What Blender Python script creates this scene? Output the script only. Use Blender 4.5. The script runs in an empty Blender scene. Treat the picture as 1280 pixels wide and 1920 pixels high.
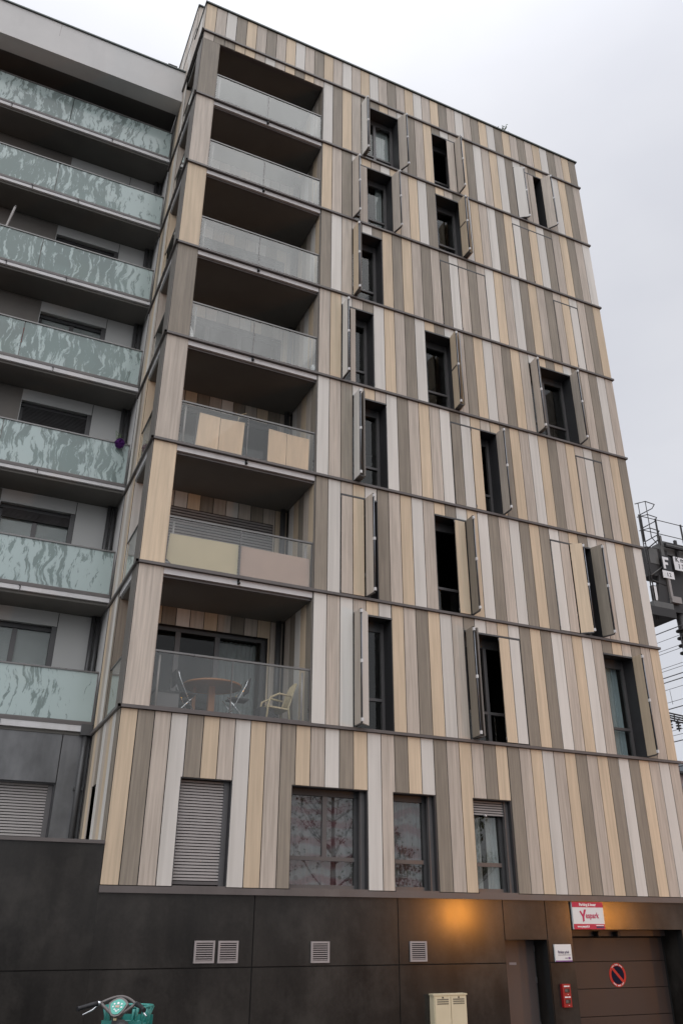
import bpy, bmesh, math, random
from mathutils import Vector, Matrix, Euler
random.seed(7)
S = bpy.context.scene
COL = S.collection
U = 0.31            # one cladding plank is 0.31 m wide: all plans below are in planks
ZG = 9.4            # street level at the facade lies 9.4 planks under the first sill line
def V(x, y, z): return Vector((x*U, y*U, (z+ZG)*U))

# ------------------------------------------------------------------ camera
cam = bpy.data.cameras.new('camera'); camo = bpy.data.objects.new('camera', cam); COL.objects.link(camo)
right = Vector((0.90667516, -0.42181354, 0.00367423)); down = Vector((0.19131159, 0.40342422, -0.89478979)); fwd = Vector((0.37595217, 0.8119866, 0.44647254))
M = Matrix.Identity(4)
for i in range(3):
    M[i][0] = right[i]; M[i][1] = -down[i]; M[i][2] = -fwd[i]
M.translation = V(-8.7138, -49.2778, -1.8786)
camo.matrix_world = M
cam.sensor_fit = 'HORIZONTAL'; cam.sensor_width = 22.3*2/3; cam.lens = 1554.97/1280*cam.sensor_width
cam.clip_start = 0.1; cam.clip_end = 3000
S.camera = camo

# ------------------------------------------------------------------ sky and sun (overcast)
SUN_EL, SUN_AZ = math.radians(55), math.radians(220)     # behind the photographer
w = bpy.data.worlds.new('World'); S.world = w; w.use_nodes = True
nt = w.node_tree; nt.nodes.clear()
def N(t, **k):
    n = nt.nodes.new(t)
    for a, b in k.items(): setattr(n, a, b)
    return n
out = N('ShaderNodeOutputWorld'); bg = N('ShaderNodeBackground'); bg.inputs[1].default_value = 0.1
sky = N('ShaderNodeTexSky', sky_type='NISHITA', sun_disc=False, sun_elevation=SUN_EL, sun_rotation=SUN_AZ)
tc = N('ShaderNodeTexCoord')
mp = N('ShaderNodeMapping'); mp.inputs['Scale'].default_value = (1.0, 1.0, 2.2); mp.inputs['Location'].default_value = (0.3, 0.1, 0.2)
no = N('ShaderNodeTexNoise'); no.inputs['Scale'].default_value = 1.7; no.inputs['Detail'].default_value = 5; no.inputs['Roughness'].default_value = 0.5
cr = N('ShaderNodeValToRGB')
cr.color_ramp.elements[0].position = 0.36; cr.color_ramp.elements[0].color = (8.1, 8.25, 8.9, 1)
cr.color_ramp.elements[1].position = 0.62; cr.color_ramp.elements[1].color = (9.3, 9.4, 9.85, 1)
sx = N('ShaderNodeSeparateXYZ')
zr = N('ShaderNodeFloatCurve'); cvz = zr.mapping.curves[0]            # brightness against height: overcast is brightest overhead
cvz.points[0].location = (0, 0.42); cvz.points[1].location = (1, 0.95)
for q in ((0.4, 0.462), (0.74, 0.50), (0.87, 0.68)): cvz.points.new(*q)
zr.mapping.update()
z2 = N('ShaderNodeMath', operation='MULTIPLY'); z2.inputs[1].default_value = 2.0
mul = N('ShaderNodeVectorMath', operation='SCALE')
mix = N('ShaderNodeMix', data_type='RGBA'); mix.inputs[0].default_value = 0.93
L = nt.links.new
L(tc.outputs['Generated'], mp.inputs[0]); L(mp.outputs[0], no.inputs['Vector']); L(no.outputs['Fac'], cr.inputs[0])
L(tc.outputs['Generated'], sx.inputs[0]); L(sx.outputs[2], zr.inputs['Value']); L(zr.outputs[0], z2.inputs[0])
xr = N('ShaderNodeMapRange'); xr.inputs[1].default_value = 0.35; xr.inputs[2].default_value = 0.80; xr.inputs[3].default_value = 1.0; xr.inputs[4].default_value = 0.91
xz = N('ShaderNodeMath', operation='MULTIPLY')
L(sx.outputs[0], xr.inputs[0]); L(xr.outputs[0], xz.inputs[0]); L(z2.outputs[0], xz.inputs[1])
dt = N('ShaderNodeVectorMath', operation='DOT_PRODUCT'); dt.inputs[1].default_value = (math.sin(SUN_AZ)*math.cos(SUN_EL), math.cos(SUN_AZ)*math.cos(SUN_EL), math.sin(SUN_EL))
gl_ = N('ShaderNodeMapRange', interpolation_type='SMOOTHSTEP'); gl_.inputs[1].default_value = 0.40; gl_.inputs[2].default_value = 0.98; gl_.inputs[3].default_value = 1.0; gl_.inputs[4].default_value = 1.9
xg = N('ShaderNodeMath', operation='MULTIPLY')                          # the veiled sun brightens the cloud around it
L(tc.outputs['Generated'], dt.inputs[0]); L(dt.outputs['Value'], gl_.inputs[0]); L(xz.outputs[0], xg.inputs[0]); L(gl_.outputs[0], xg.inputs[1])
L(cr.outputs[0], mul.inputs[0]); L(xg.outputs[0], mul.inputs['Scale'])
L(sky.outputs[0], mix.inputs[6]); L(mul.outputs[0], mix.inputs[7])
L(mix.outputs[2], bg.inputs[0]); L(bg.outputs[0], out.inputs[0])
sl = bpy.data.lights.new('sun', 'SUN'); sl.energy = 0.8; sl.angle = math.radians(90); sl.color = (1, 0.97, 0.93)
so = bpy.data.objects.new('sun', sl); COL.objects.link(so)
sd = Vector((math.sin(SUN_AZ)*math.cos(SUN_EL), math.cos(SUN_AZ)*math.cos(SUN_EL), math.sin(SUN_EL)))
so.rotation_euler = sd.to_track_quat('Z', 'Y').to_euler(); so.location = (-8, -40, 60)
S.view_settings.view_transform = 'Standard'; S.view_settings.look = 'None'; S.view_settings.exposure = 0.0; S.view_settings.gamma = 1.0

# ------------------------------------------------------------------ materials
MATS = {}
def newmat(name):
    m = bpy.data.materials.new(name); m.use_nodes = True
    t = m.node_tree; t.nodes.clear(); MATS[name] = m
    o = t.nodes.new('ShaderNodeOutputMaterial'); b = t.nodes.new('ShaderNodeBsdfPrincipled')
    t.links.new(b.outputs[0], o.inputs[0])
    return m, t, b, o
def nd(t, typ, **k):
    n = t.nodes.new(typ)
    for a, b in k.items(): setattr(n, a, b)
    return n
def coords(t, scale, kind='Object'):
    c = nd(t, 'ShaderNodeTexCoord'); mp = nd(t, 'ShaderNodeMapping'); mp.inputs['Scale'].default_value = scale
    t.links.new(c.outputs[kind], mp.inputs[0]); return mp.outputs[0]
def noise(t, vec, scale, detail=4, rough=0.55):
    n = nd(t, 'ShaderNodeTexNoise'); n.inputs['Scale'].default_value = scale; n.inputs['Detail'].default_value = detail; n.inputs['Roughness'].default_value = rough
    t.links.new(vec, n.inputs['Vector']); return n.outputs['Fac']
def rng(t, v, a, b, c, d):
    r = nd(t, 'ShaderNodeMapRange'); t.links.new(v, r.inputs[0])
    for i, q in enumerate((a, b, c, d)): r.inputs[i+1].default_value = q
    return r.outputs[0]
def math_(t, op, a, b):
    n = nd(t, 'ShaderNodeMath', operation=op)
    for i, q in enumerate((a, b)):
        if isinstance(q, (int, float)): n.inputs[i].default_value = q
        else: t.links.new(q, n.inputs[i])
    return n.outputs[0]
def scalecol(t, col, fac):
    n = nd(t, 'ShaderNodeVectorMath', operation='SCALE')
    if isinstance(col, tuple): n.inputs[0].default_value = col
    else: t.links.new(col, n.inputs[0])
    t.links.new(fac, n.inputs['Scale']); return n.outputs[0]
def mixcol(t, f, a, b):
    n = nd(t, 'ShaderNodeMix', data_type='RGBA'); t.links.new(f, n.inputs[0])
    for i, q in ((6, a), (7, b)):
        if isinstance(q, tuple): n.inputs[i].default_value = (*q, 1)
        else: t.links.new(q, n.inputs[i])
    return n.outputs[2]
def bump(t, b, v, strength, dist=0.01):
    n = nd(t, 'ShaderNodeBump'); n.inputs['Strength'].default_value = strength; n.inputs['Distance'].default_value = dist
    t.links.new(v, n.inputs['Height']); t.links.new(n.outputs[0], b.inputs['Normal'])

def wood(name, col, grain, blot):
    m, t, b, o = newmat(name)
    at = nd(t, 'ShaderNodeAttribute', attribute_name='rnd')
    c = nd(t, 'ShaderNodeTexCoord'); off = nd(t, 'ShaderNodeVectorMath', operation='ADD')
    sc = nd(t, 'ShaderNodeVectorMath', operation='SCALE'); sc.inputs[0].default_value = (7.3, 0.0, 31.0)
    t.links.new(at.outputs['Fac'], sc.inputs['Scale']); t.links.new(c.outputs['Object'], off.inputs[0]); t.links.new(sc.outputs[0], off.inputs[1])
    mp = nd(t, 'ShaderNodeMapping'); mp.inputs['Scale'].default_value = (1, 1, 0.035); t.links.new(off.outputs[0], mp.inputs[0])
    g = noise(t, mp.outputs[0], 26, 5, 0.6)
    mp2 = nd(t, 'ShaderNodeMapping'); mp2.inputs['Scale'].default_value = (1, 1, 0.25); t.links.new(off.outputs[0], mp2.inputs[0])
    g2 = noise(t, mp2.outputs[0], 3.2, 4, 0.6)
    f = math_(t, 'MULTIPLY', rng(t, g, 0.3, 0.7, 1-grain, 1+grain), rng(t, g2, 0.3, 0.7, 1-blot, 1+blot))
    f = math_(t, 'MULTIPLY', f, rng(t, at.outputs['Fac'], 0, 1, 0.92, 1.08))
    mp3 = nd(t, 'ShaderNodeMapping'); mp3.inputs['Scale'].default_value = (3.0, 3.0, 0.12); t.links.new(off.outputs[0], mp3.inputs[0])
    st = noise(t, mp3.outputs[0], 2.0, 3, 0.5)                     # old rain runs
    cc = scalecol(t, col, f)
    cc = mixcol(t, rng(t, st, 0.52, 0.82, 0, 0.30), cc, (0.20, 0.18, 0.15))
    t.links.new(cc, b.inputs['Base Color']); b.inputs['Roughness'].default_value = 0.62; b.inputs['Specular IOR Level'].default_value = 0.35
    bump(t, b, g, 0.12, 0.004)
    return m
wood('plank_beige', (0.545, 0.438, 0.315), 0.10, 0.05)
wood('plank_taupe', (0.435, 0.380, 0.325), 0.18, 0.05)
wood('plank_white', (0.58, 0.555, 0.515), 0.035, 0.03)
wood('plank_dark', (0.232, 0.201, 0.162), 0.17, 0.10)

def plain(name, col, rough=0.5, var=0.08, scale=3.0, metal=0.0, stretch=(1, 1, 1), spec=0.5, bmp=0.0, stain=None):
    m, t, b, o = newmat(name)
    v = coords(t, stretch); n = noise(t, v, scale, 5)
    c = scalecol(t, col, rng(t, n, 0.3, 0.7, 1-var, 1+var))
    if stain:
        n2 = noise(t, coords(t, (1, 1, 0.18)), stain[0], 5, 0.65)
        c = mixcol(t, rng(t, n2, stain[1], stain[2], 0, stain[3]), c, stain[4])
    t.links.new(c, b.inputs['Base Color'])
    r = rng(t, n, 0.3, 0.7, max(0.02, rough-0.06), rough+0.06); t.links.new(r, b.inputs['Roughness'])
    b.inputs['Metallic'].default_value = metal; b.inputs['Specular IOR Level'].default_value = spec
    if bmp: bump(t, b, n, bmp, 0.01)
    return m
plain('backing', (0.035, 0.032, 0.030), 0.8)
plain('trim_grey', (0.10, 0.088, 0.084), 0.42, 0.12, 2.0, stain=(2.0, 0.55, 0.8, 0.3, (0.2, 0.19, 0.17)))
plain('coping_green', (0.03, 0.045, 0.042), 0.35, 0.1)
plain('fascia_white', (0.56, 0.55, 0.55), 0.5, 0.05, 2.0, stain=(3.0, 0.5, 0.85, 0.35, (0.25, 0.23, 0.2)))
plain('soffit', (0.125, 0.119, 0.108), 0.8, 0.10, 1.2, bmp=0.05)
plain('render_grey', (0.55, 0.54, 0.525), 0.85, 0.05, 1.0, stain=(1.3, 0.5, 0.9, 0.25, (0.26, 0.25, 0.24)), bmp=0.05)
plain('wall_white', (0.43, 0.435, 0.425), 0.7, 0.03, 1.0)
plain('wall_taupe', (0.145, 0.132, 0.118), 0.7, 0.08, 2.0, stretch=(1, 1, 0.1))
plain('frame_dark', (0.058, 0.057, 0.058), 0.4, 0.08)
plain('frame_mid', (0.088, 0.083, 0.083), 0.38, 0.08)
plain('reveal', (0.030, 0.030, 0.032), 0.5, 0.1)
plain('rail_metal', (0.16, 0.155, 0.15), 0.32, 0.08, metal=0.5)
plain('rod_metal', (0.20, 0.21, 0.23), 0.35, 0.08, metal=0.6)
plain('clip_white', (0.55, 0.55, 0.55), 0.45, 0.04)
plain('slat_grey', (0.27, 0.25, 0.24), 0.5, 0.06, 4.0)
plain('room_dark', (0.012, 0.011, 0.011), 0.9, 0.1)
plain('pipe_grey', (0.055, 0.055, 0.056), 0.4, 0.1)
plain('vent_grey', (0.30, 0.27, 0.265), 0.5, 0.07, 5.0)
plain('black_gap', (0.006, 0.006, 0.006), 0.9, 0.02)
plain('garage_brown', (0.039, 0.027, 0.0235), 0.45, 0.08, 2.5, stretch=(1, 1, 0.4), stain=(2.5, 0.55, 0.9, 0.4, (0.03, 0.025, 0.022)))
plain('door_brown', (0.080, 0.061, 0.056), 0.45, 0.06, 2.0)
plain('cabinet_cream', (0.56, 0.49, 0.34), 0.5, 0.05, 3.0, stain=(2.0, 0.55, 0.9, 0.3, (0.3, 0.25, 0.17)))
plain('sign_red', (0.42, 0.012, 0.055), 0.4, 0.03)
plain('sign_white', (0.62, 0.64, 0.64), 0.4, 0.03)
plain('ink_magenta', (0.42, 0.008, 0.085), 0.4, 0.03)
plain('ink_white', (0.70, 0.68, 0.69), 0.4, 0.03)
plain('ink_navy', (0.03, 0.025, 0.09), 0.4, 0.03)
plain('ink_grey', (0.25, 0.25, 0.28), 0.4, 0.03)
plain('sign_purple', (0.16, 0.07, 0.24), 0.4, 0.03)
plain('ban_red', (0.50, 0.02, 0.015), 0.45, 0.05)
plain('ban_blue', (0.010, 0.012, 0.030), 0.6, 0.05, spec=0.1)
plain('box_red', (0.27, 0.006, 0.01), 0.4, 0.06)
plain('steel_dark', (0.022, 0.020, 0.020), 0.55, 0.15, 6.0)
plain('steel_grey', (0.10, 0.10, 0.097), 0.5, 0.15, 4.0)
plain('wire_dark', (0.06, 0.06, 0.065), 0.5, 0.05)
plain('enamel_white', (0.72, 0.72, 0.73), 0.4, 0.04)
plain('enamel_black', (0.012, 0.012, 0.013), 0.4, 0.04)
plain('plywood', (0.57, 0.40, 0.255), 0.65, 0.14, 7.0, stretch=(1, 1, 0.12), stain=(5.0, 0.62, 0.8, 0.4, (0.36, 0.22, 0.1)))
plain('panel_yellow', (0.50, 0.42, 0.275), 0.7, 0.05, 2.0)
plain('panel_pink', (0.42, 0.305, 0.25), 0.7, 0.06, 2.0)
plain('rattan', (0.42, 0.34, 0.2), 0.6, 0.2, 40.0)
plain('table_wood', (0.27, 0.115, 0.038), 0.4, 0.15, 8.0, stretch=(1, 0.1, 0.3))
plain('chrome', (0.65, 0.66, 0.68), 0.2, 0.04, metal=0.9)
plain('fabric_dark', (0.03, 0.03, 0.032), 0.9, 0.1)
plain('fabric_white', (0.7, 0.7, 0.7), 0.8, 0.05)
plain('fabric_red', (0.45, 0.05, 0.03), 0.8, 0.1)
plain('fabric_yellow', (0.6, 0.42, 0.08), 0.8, 0.1)
plain('flower_purple', (0.10, 0.015, 0.17), 0.8, 0.3, 20.0)
plain('leaf_green', (0.07, 0.11, 0.04), 0.7, 0.25, 8.0)
plain('trunk_bark', (0.06, 0.05, 0.042), 0.9, 0.2, 6.0)
plain('bike_teal', (0.025, 0.20, 0.175), 0.32, 0.06, spec=0.6)
plain('bike_teal_dark', (0.02, 0.16, 0.145), 0.4, 0.06)
plain('bike_grey', (0.11, 0.097, 0.092), 0.38, 0.06)
plain('bike_console', (0.06, 0.32, 0.255), 0.35, 0.05)
plain('rubber', (0.011, 0.011, 0.013), 0.6, 0.1)
plain('asphalt', (0.05, 0.05, 0.052), 0.9, 0.15, 2.0, bmp=0.2)
plain('brick_far', (0.25, 0.19, 0.18), 0.85, 0.1, 3.0)
plain('glass_far', (0.14, 0.16, 0.18), 0.2, 0.1, 2.0)
plain('curtain_grey', (0.38, 0.38, 0.37), 0.9, 0.05)

def curtain_mat():
    m, t, b, o = newmat('curtain_print')
    v = coords(t, (1, 1, 1))
    n = noise(t, v, 2.2, 3)
    wv = nd(t, 'ShaderNodeTexWave', wave_type='BANDS', bands_direction='Z'); wv.inputs['Scale'].default_value = 1.05; wv.inputs['Distortion'].default_value = 7.0; wv.inputs['Detail'].default_value = 2
    t.links.new(v, wv.inputs['Vector'])
    vo = nd(t, 'ShaderNodeTexVoronoi'); vo.inputs['Scale'].default_value = 5.5; t.links.new(v, vo.inputs['Vector'])
    c = mixcol(t, rng(t, wv.outputs['Fac'], 0.2, 0.8, 0, 1), (0.19, 0.175, 0.18), (0.15, 0.07, 0.082))
    c = mixcol(t, rng(t, vo.outputs['Distance'], 0.20, 0.30, 0.6, 0), c, (0.06, 0.02, 0.028))
    t.links.new(c, b.inputs['Base Color']); b.inputs['Roughness'].default_value = 0.9
curtain_mat()

def sheer_mat():
    m, t, b, o = newmat('curtain_dots')
    v = coords(t, (1, 1, 1)); vo = nd(t, 'ShaderNodeTexVoronoi'); vo.inputs['Scale'].default_value = 3.2; vo.inputs['Randomness'].default_value = 0.35; t.links.new(v, vo.inputs['Vector'])
    c = mixcol(t, rng(t, vo.outputs['Distance'], 0.17, 0.2, 1, 0), (0.30, 0.34, 0.35), (0.03, 0.03, 0.04))
    t.links.new(c, b.inputs['Base Color']); b.inputs['Roughness'].default_value = 0.9
sheer_mat()

def base_concrete():
    m, t, b, o = newmat('concrete_black')
    v = coords(t, (1, 1, 0.45)); n = noise(t, v, 0.8, 7, 0.62)
    v2 = coords(t, (1, 1, 0.06)); n2 = noise(t, v2, 3.0, 5, 0.6)
    n3 = noise(t, coords(t, (1, 1, 1)), 22.0, 4, 0.6)
    f = math_(t, 'MULTIPLY', rng(t, n, 0.35, 0.72, 0.65, 1.75), rng(t, n2, 0.3, 0.75, 0.8, 1.35))
    f = math_(t, 'MULTIPLY', f, rng(t, n3, 0.3, 0.7, 0.88, 1.12))
    c = scalecol(t, (0.0160, 0.0142, 0.0124), f)
    n4 = noise(t, coords(t, (0.8, 1, 0.7)), 1.1, 8, 0.68)
    c = mixcol(t, rng(t, n4, 0.48, 0.74, 0, 0.62), c, (0.058, 0.053, 0.047))       # lime bloom
    t.links.new(c, b.inputs['Base Color'])
    t.links.new(rng(t, n, 0.3, 0.7, 0.30, 0.42), b.inputs['Roughness']); b.inputs['Specular IOR Level'].default_value = 0.10
    b.inputs['Coat Weight'].default_value = 0.6; b.inputs['Coat IOR'].default_value = 1.5
    t.links.new(rng(t, n, 0.3, 0.7, 0.14, 0.19), b.inputs['Coat Roughness'])
base_concrete()

def metal_wall():
    m, t, b, o = newmat('zinc_dark')
    v = coords(t, (1, 1, 0.6)); n = noise(t, v, 1.0, 5, 0.6)
    n2 = noise(t, coords(t, (1, 1, 0.05)), 6.0, 4)
    c = scalecol(t, (0.105, 0.106, 0.108), math_(t, 'MULTIPLY', rng(t, n, 0.3, 0.75, 0.6, 1.8), rng(t, n2, 0.3, 0.7, 0.9, 1.1)))
    t.links.new(c, b.inputs['Base Color']); b.inputs['Roughness'].default_value = 0.38; b.inputs['Metallic'].default_value = 0.25
metal_wall()

def glass_mat(name, tint, haze, rough=0.01, fac=1.0, dirt_haze=0.0, wavy=0.03):
    m, t, b, o = newmat(name); t.nodes.remove(b)
    tr = nd(t, 'ShaderNodeBsdfTransparent'); tr.inputs[0].default_value = (*tint, 1)
    gl = nd(t, 'ShaderNodeBsdfGlossy'); gl.inputs['Roughness'].default_value = rough; gl.inputs[0].default_value = (0.97, 0.98, 0.95, 1)
    df = nd(t, 'ShaderNodeBsdfDiffuse'); df.inputs[0].default_value = (0.46, 0.475, 0.46, 1)
    fr = nd(t, 'ShaderNodeFresnel'); fr.inputs[0].default_value = 1.52
    bm = nd(t, 'ShaderNodeBump'); bm.inputs['Strength'].default_value = wavy; bm.inputs['Distance'].default_value = 0.02
    t.links.new(noise(t, coords(t, (1, 1, 1)), 1.3, 1), bm.inputs['Height']); t.links.new(bm.outputs[0], gl.inputs['Normal']) if wavy else None
    m1 = nd(t, 'ShaderNodeMixShader'); m2 = nd(t, 'ShaderNodeMixShader')
    hz = rng(t, noise(t, coords(t, (1, 1, 0.3)), 1.4, 5, 0.65), 0.3, 0.75, haze*0.6, haze*1.4+dirt_haze)
    t.links.new(hz, m1.inputs[0]); t.links.new(tr.outputs[0], m1.inputs[1]); t.links.new(df.outputs[0], m1.inputs[2])
    gm = nd(t, 'ShaderNodeNewGeometry')          # a pane is a thin slab: both reflections are taken on its outer face
    t.links.new(math_(t, 'MULTIPLY', math_(t, 'MULTIPLY', fr.outputs[0], fac), math_(t, 'SUBTRACT', 1.0, gm.outputs['Backfacing'])), m2.inputs[0]); t.links.new(m1.outputs[0], m2.inputs[1]); t.links.new(gl.outputs[0], m2.inputs[2])
    t.links.new(m2.outputs[0], o.inputs[0])
glass_mat('glass_rail', (0.965, 0.975, 0.97), 0.012, 0.02, 1.5, 0.015, 0.0)
glass_mat('glass_rail_milky', (0.96, 0.975, 0.97), 0.085, 0.02, 2.0, 0.05, 0.0)  # upper panes: milky sky reflection and a little film mixed in as diffuse colour
glass_mat('glass_street', (0.88, 0.91, 0.91), 0.0, 0.005, 2.2, 0.0, 0.02)
glass_mat('glass_dim', (0.80, 0.83, 0.83), 0.0, 0.005, 0.55, 0.0, 0.0)
glass_mat('glass_window', (0.90, 0.93, 0.93), 0.0, 0.005, 1.2, 0.0, 0.0)

def frosted():
    m, t, b, o = newmat('glass_frosted')
    c0 = nd(t, 'ShaderNodeTexCoord')
    # wandering, upright blotches etched on the glass
    wob = nd(t, 'ShaderNodeTexNoise'); wob.inputs['Scale'].default_value = 1.4; wob.inputs['Detail'].default_value = 3; t.links.new(c0.outputs['Object'], wob.inputs['Vector'])
    sc = nd(t, 'ShaderNodeVectorMath', operation='SCALE'); sc.inputs['Scale'].default_value = 0.5; t.links.new(wob.outputs['Color'], sc.inputs[0])
    ad = nd(t, 'ShaderNodeVectorMath', operation='ADD'); t.links.new(c0.outputs['Object'], ad.inputs[0]); t.links.new(sc.outputs[0], ad.inputs[1])
    mp = nd(t, 'ShaderNodeMapping'); mp.inputs['Scale'].default_value = (1.0, 0.0, 0.20); mp.inputs['Rotation'].default_value = (0, 0.10, 0); t.links.new(ad.outputs[0], mp.inputs[0])
    n = noise(t, mp.outputs[0], 8.0, 7, 0.68)
    big = noise(t, coords(t, (1, 0, 0.15)), 0.55, 2, 0.5)
    thr = math_(t, 'ADD', n, rng(t, big, 0.40, 0.62, -0.06, 0.10))
    f = rng(t, thr, 0.475, 0.525, 0, 1)
    col = mixcol(t, f, (0.265, 0.32, 0.308), (0.425, 0.51, 0.495))
    t.links.new(col, b.inputs['Base Color']); b.inputs['Roughness'].default_value = 0.16; b.inputs['Specular IOR Level'].default_value = 0.55
    tr = nd(t, 'ShaderNodeBsdfTransparent'); tr.inputs[0].default_value = (0.75, 0.88, 0.85, 1)
    mx = nd(t, 'ShaderNodeMixShader'); t.links.new(rng(t, f, 0, 1, 0.42, 0.12), mx.inputs[0])
    t.links.new(b.outputs[0], mx.inputs[1]); t.links.new(tr.outputs[0], mx.inputs[2]); t.links.new(mx.outputs[0], o.inputs[0])
frosted()

def emis(name, col, s):
    m, t, b, o = newmat(name); b.inputs['Base Color'].default_value = (*col, 1); b.inputs['Emission Color'].default_value = (*col, 1); b.inputs['Emission Strength'].default_value = s
emis('lamp_glow', (1.0, 0.36, 0.05), 520.0)
PL = {'B': 'plank_beige', 'S': 'plank_taupe', 'W': 'plank_white', 'D': 'plank_dark'}

# ------------------------------------------------------------------ mesh builder
class MB:
    def __init__(s): s.v = []; s.f = []; s.m = []; s.r = []; s.sm = []; s.mats = []
    def mi(s, m):
        if m not in s.mats: s.mats.append(m)
        return s.mats.index(m)
    def add(s, vs, fs, m, r=None, smooth=False):
        b = len(s.v); s.v += [Vector(q) for q in vs]; k = s.mi(m); r = random.random() if r is None else r
        for f in fs: s.f.append([b+i for i in f]); s.m.append(k); s.r.append(r); s.sm.append(smooth)
    def box(s, x0, x1, y0, y1, z0, z1, m, r=None):
        c = [(x0, y0, z0), (x1, y0, z0), (x1, y1, z0), (x0, y1, z0), (x0, y0, z1), (x1, y0, z1), (x1, y1, z1), (x0, y1, z1)]
        s.add([V(*q) for q in c], [(0, 3, 2, 1), (4, 5, 6, 7), (0, 1, 5, 4), (1, 2, 6, 5), (2, 3, 7, 6), (3, 0, 4, 7)], m, r)
    def obox(s, o, a, b, c, m, r=None):          # corner + three edge vectors, in metres
        o = Vector(o); a = Vector(a); b = Vector(b); c = Vector(c)
        q = [o, o+a, o+a+b, o+b, o+c, o+a+c, o+a+b+c, o+b+c]
        s.add(q, [(0, 3, 2, 1), (4, 5, 6, 7), (0, 1, 5, 4), (1, 2, 6, 5), (2, 3, 7, 6), (3, 0, 4, 7)], m, r)
    def quad(s, pts, m, r=None): s.add(pts, [tuple(range(len(pts)))], m, r)
    def tube(s, pts, rad, m, seg=8, cap=True, smooth=True):      # metres
        pts = [Vector(p) for p in pts]; n = len(pts); vs = []; fs = []
        rads = rad if isinstance(rad, (list, tuple)) else [rad]*n
        prev = None
        for i, p in enumerate(pts):
            d = (pts[min(i+1, n-1)]-pts[max(i-1, 0)]).normalized()
            if prev is None:
                a = d.orthogonal().normalized()
            else:
                a = prev-d*prev.dot(d); a = a.normalized() if a.length > 1e-6 else d.orthogonal().normalized()
            prev = a; b2 = d.cross(a)
            for k in range(seg):
                th = 2*math.pi*k/seg; vs.append(p+(a*math.cos(th)+b2*math.sin(th))*rads[i])
        for i in range(n-1):
            for k in range(seg):
                k2 = (k+1) % seg; fs.append((i*seg+k, i*seg+k2, (i+1)*seg+k2, (i+1)*seg+k))
        s.add(vs, fs, m, 0.5, smooth)
        if cap:
            b0 = len(s.v)-n*seg; k = s.mi(m)
            s.f.append([b0+i for i in range(seg)][::-1]); s.m.append(k); s.r.append(0.5); s.sm.append(False)
            s.f.append([b0+(n-1)*seg+i for i in range(seg)]); s.m.append(k); s.r.append(0.5); s.sm.append(False)
    def torus(s, c, ax, R, r, m, seg=28, k=8):
        c = Vector(c); ax = Vector(ax).normalized(); a = ax.orthogonal().normalized(); b = ax.cross(a)
        s.tube([c+(a*math.cos(2*math.pi*i/seg)+b*math.sin(2*math.pi*i/seg))*R for i in range(seg+1)], r, m, k, False)
    def disc(s, c, ax, R, h, m, seg=24):
        c = Vector(c); ax = Vector(ax).normalized(); s.tube([c, c+ax*h], R, m, seg, True, False)
    def build(s, name, parent=None, **props):
        me = bpy.data.meshes.new(name); off = Vector((0, 0, 0)); p = parent
        while p is not None: off += Vector(p.location); p = p.parent
        me.from_pydata([v-off for v in s.v], [], s.f)
        for m in s.mats: me.materials.append(MATS[m])
        me.polygons.foreach_set('material_index', s.m); me.polygons.foreach_set('use_smooth', s.sm)
        a = me.attributes.new('rnd', 'FLOAT', 'FACE'); a.data.foreach_set('value', s.r)
        me.update()
        o = bpy.data.objects.new(name, me); COL.objects.link(o)
        if parent: o.parent = parent
        for k, v in props.items(): o[k] = v
        return o
def thing(name, label, cat, loc, group=None):
    o = bpy.data.objects.new(name, None); COL.objects.link(o); o.location = loc; o.empty_display_size = 0.3
    o['label'] = label; o['category'] = cat
    if group: o['group'] = group
    return o
def tag(o, label, cat, group=None):
    # a thing that is one mesh: move its origin to its own base
    vs = o.data.vertices
    mn = Vector((min(v.co.x for v in vs)+max(v.co.x for v in vs), min(v.co.y for v in vs)+max(v.co.y for v in vs), 0))/2; mn.z = min(v.co.z for v in vs)
    o.data.transform(Matrix.Translation(-mn)); o.location = mn
    o['label'] = label; o['category'] = cat
    if group: o['group'] = group
    return o
def text_mesh(s, x, y, z, height, m, depth=0.002, align='CENTER', shear=0.0, sx=1.0, bold=0.0):
    """letters standing in the facade plane; returns vertices (metres, origin = baseline anchor) and faces"""
    cu = bpy.data.curves.new('lettering', 'FONT'); cu.body = s; cu.size = height/0.72; cu.align_x = align; cu.extrude = depth/2; cu.shear = shear; cu.offset = bold; cu.resolution_u = 3
    ob = bpy.data.objects.new('lettering', cu); COL.objects.link(ob)
    dg = bpy.context.evaluated_depsgraph_get(); me = bpy.data.meshes.new_from_object(ob.evaluated_get(dg))
    p = V(x, y, z)
    vs = [Vector((p.x+v.co.x*sx, p.y-v.co.z, p.z+v.co.y)) for v in me.vertices]; fs = [tuple(q.vertices) for q in me.polygons]
    bpy.data.objects.remove(ob); bpy.data.curves.remove(cu); bpy.data.meshes.remove(me)
    return vs, fs

# ------------------------------------------------------------------ ground (out of frame, the street falls towards the building)
g = MB(); prof = [(700, -9.4), (-4, -9.4), (-17, -7.38), (-1500, -7.38)]
for (ya, za), (yb, zb) in zip(prof, prof[1:]):
    g.quad([V(-1500, yb, zb), V(1500, yb, zb), V(1500, ya, za), V(-1500, ya, za)], 'asphalt')
gr = g.build('ground'); gr['kind'] = 'structure'

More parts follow.
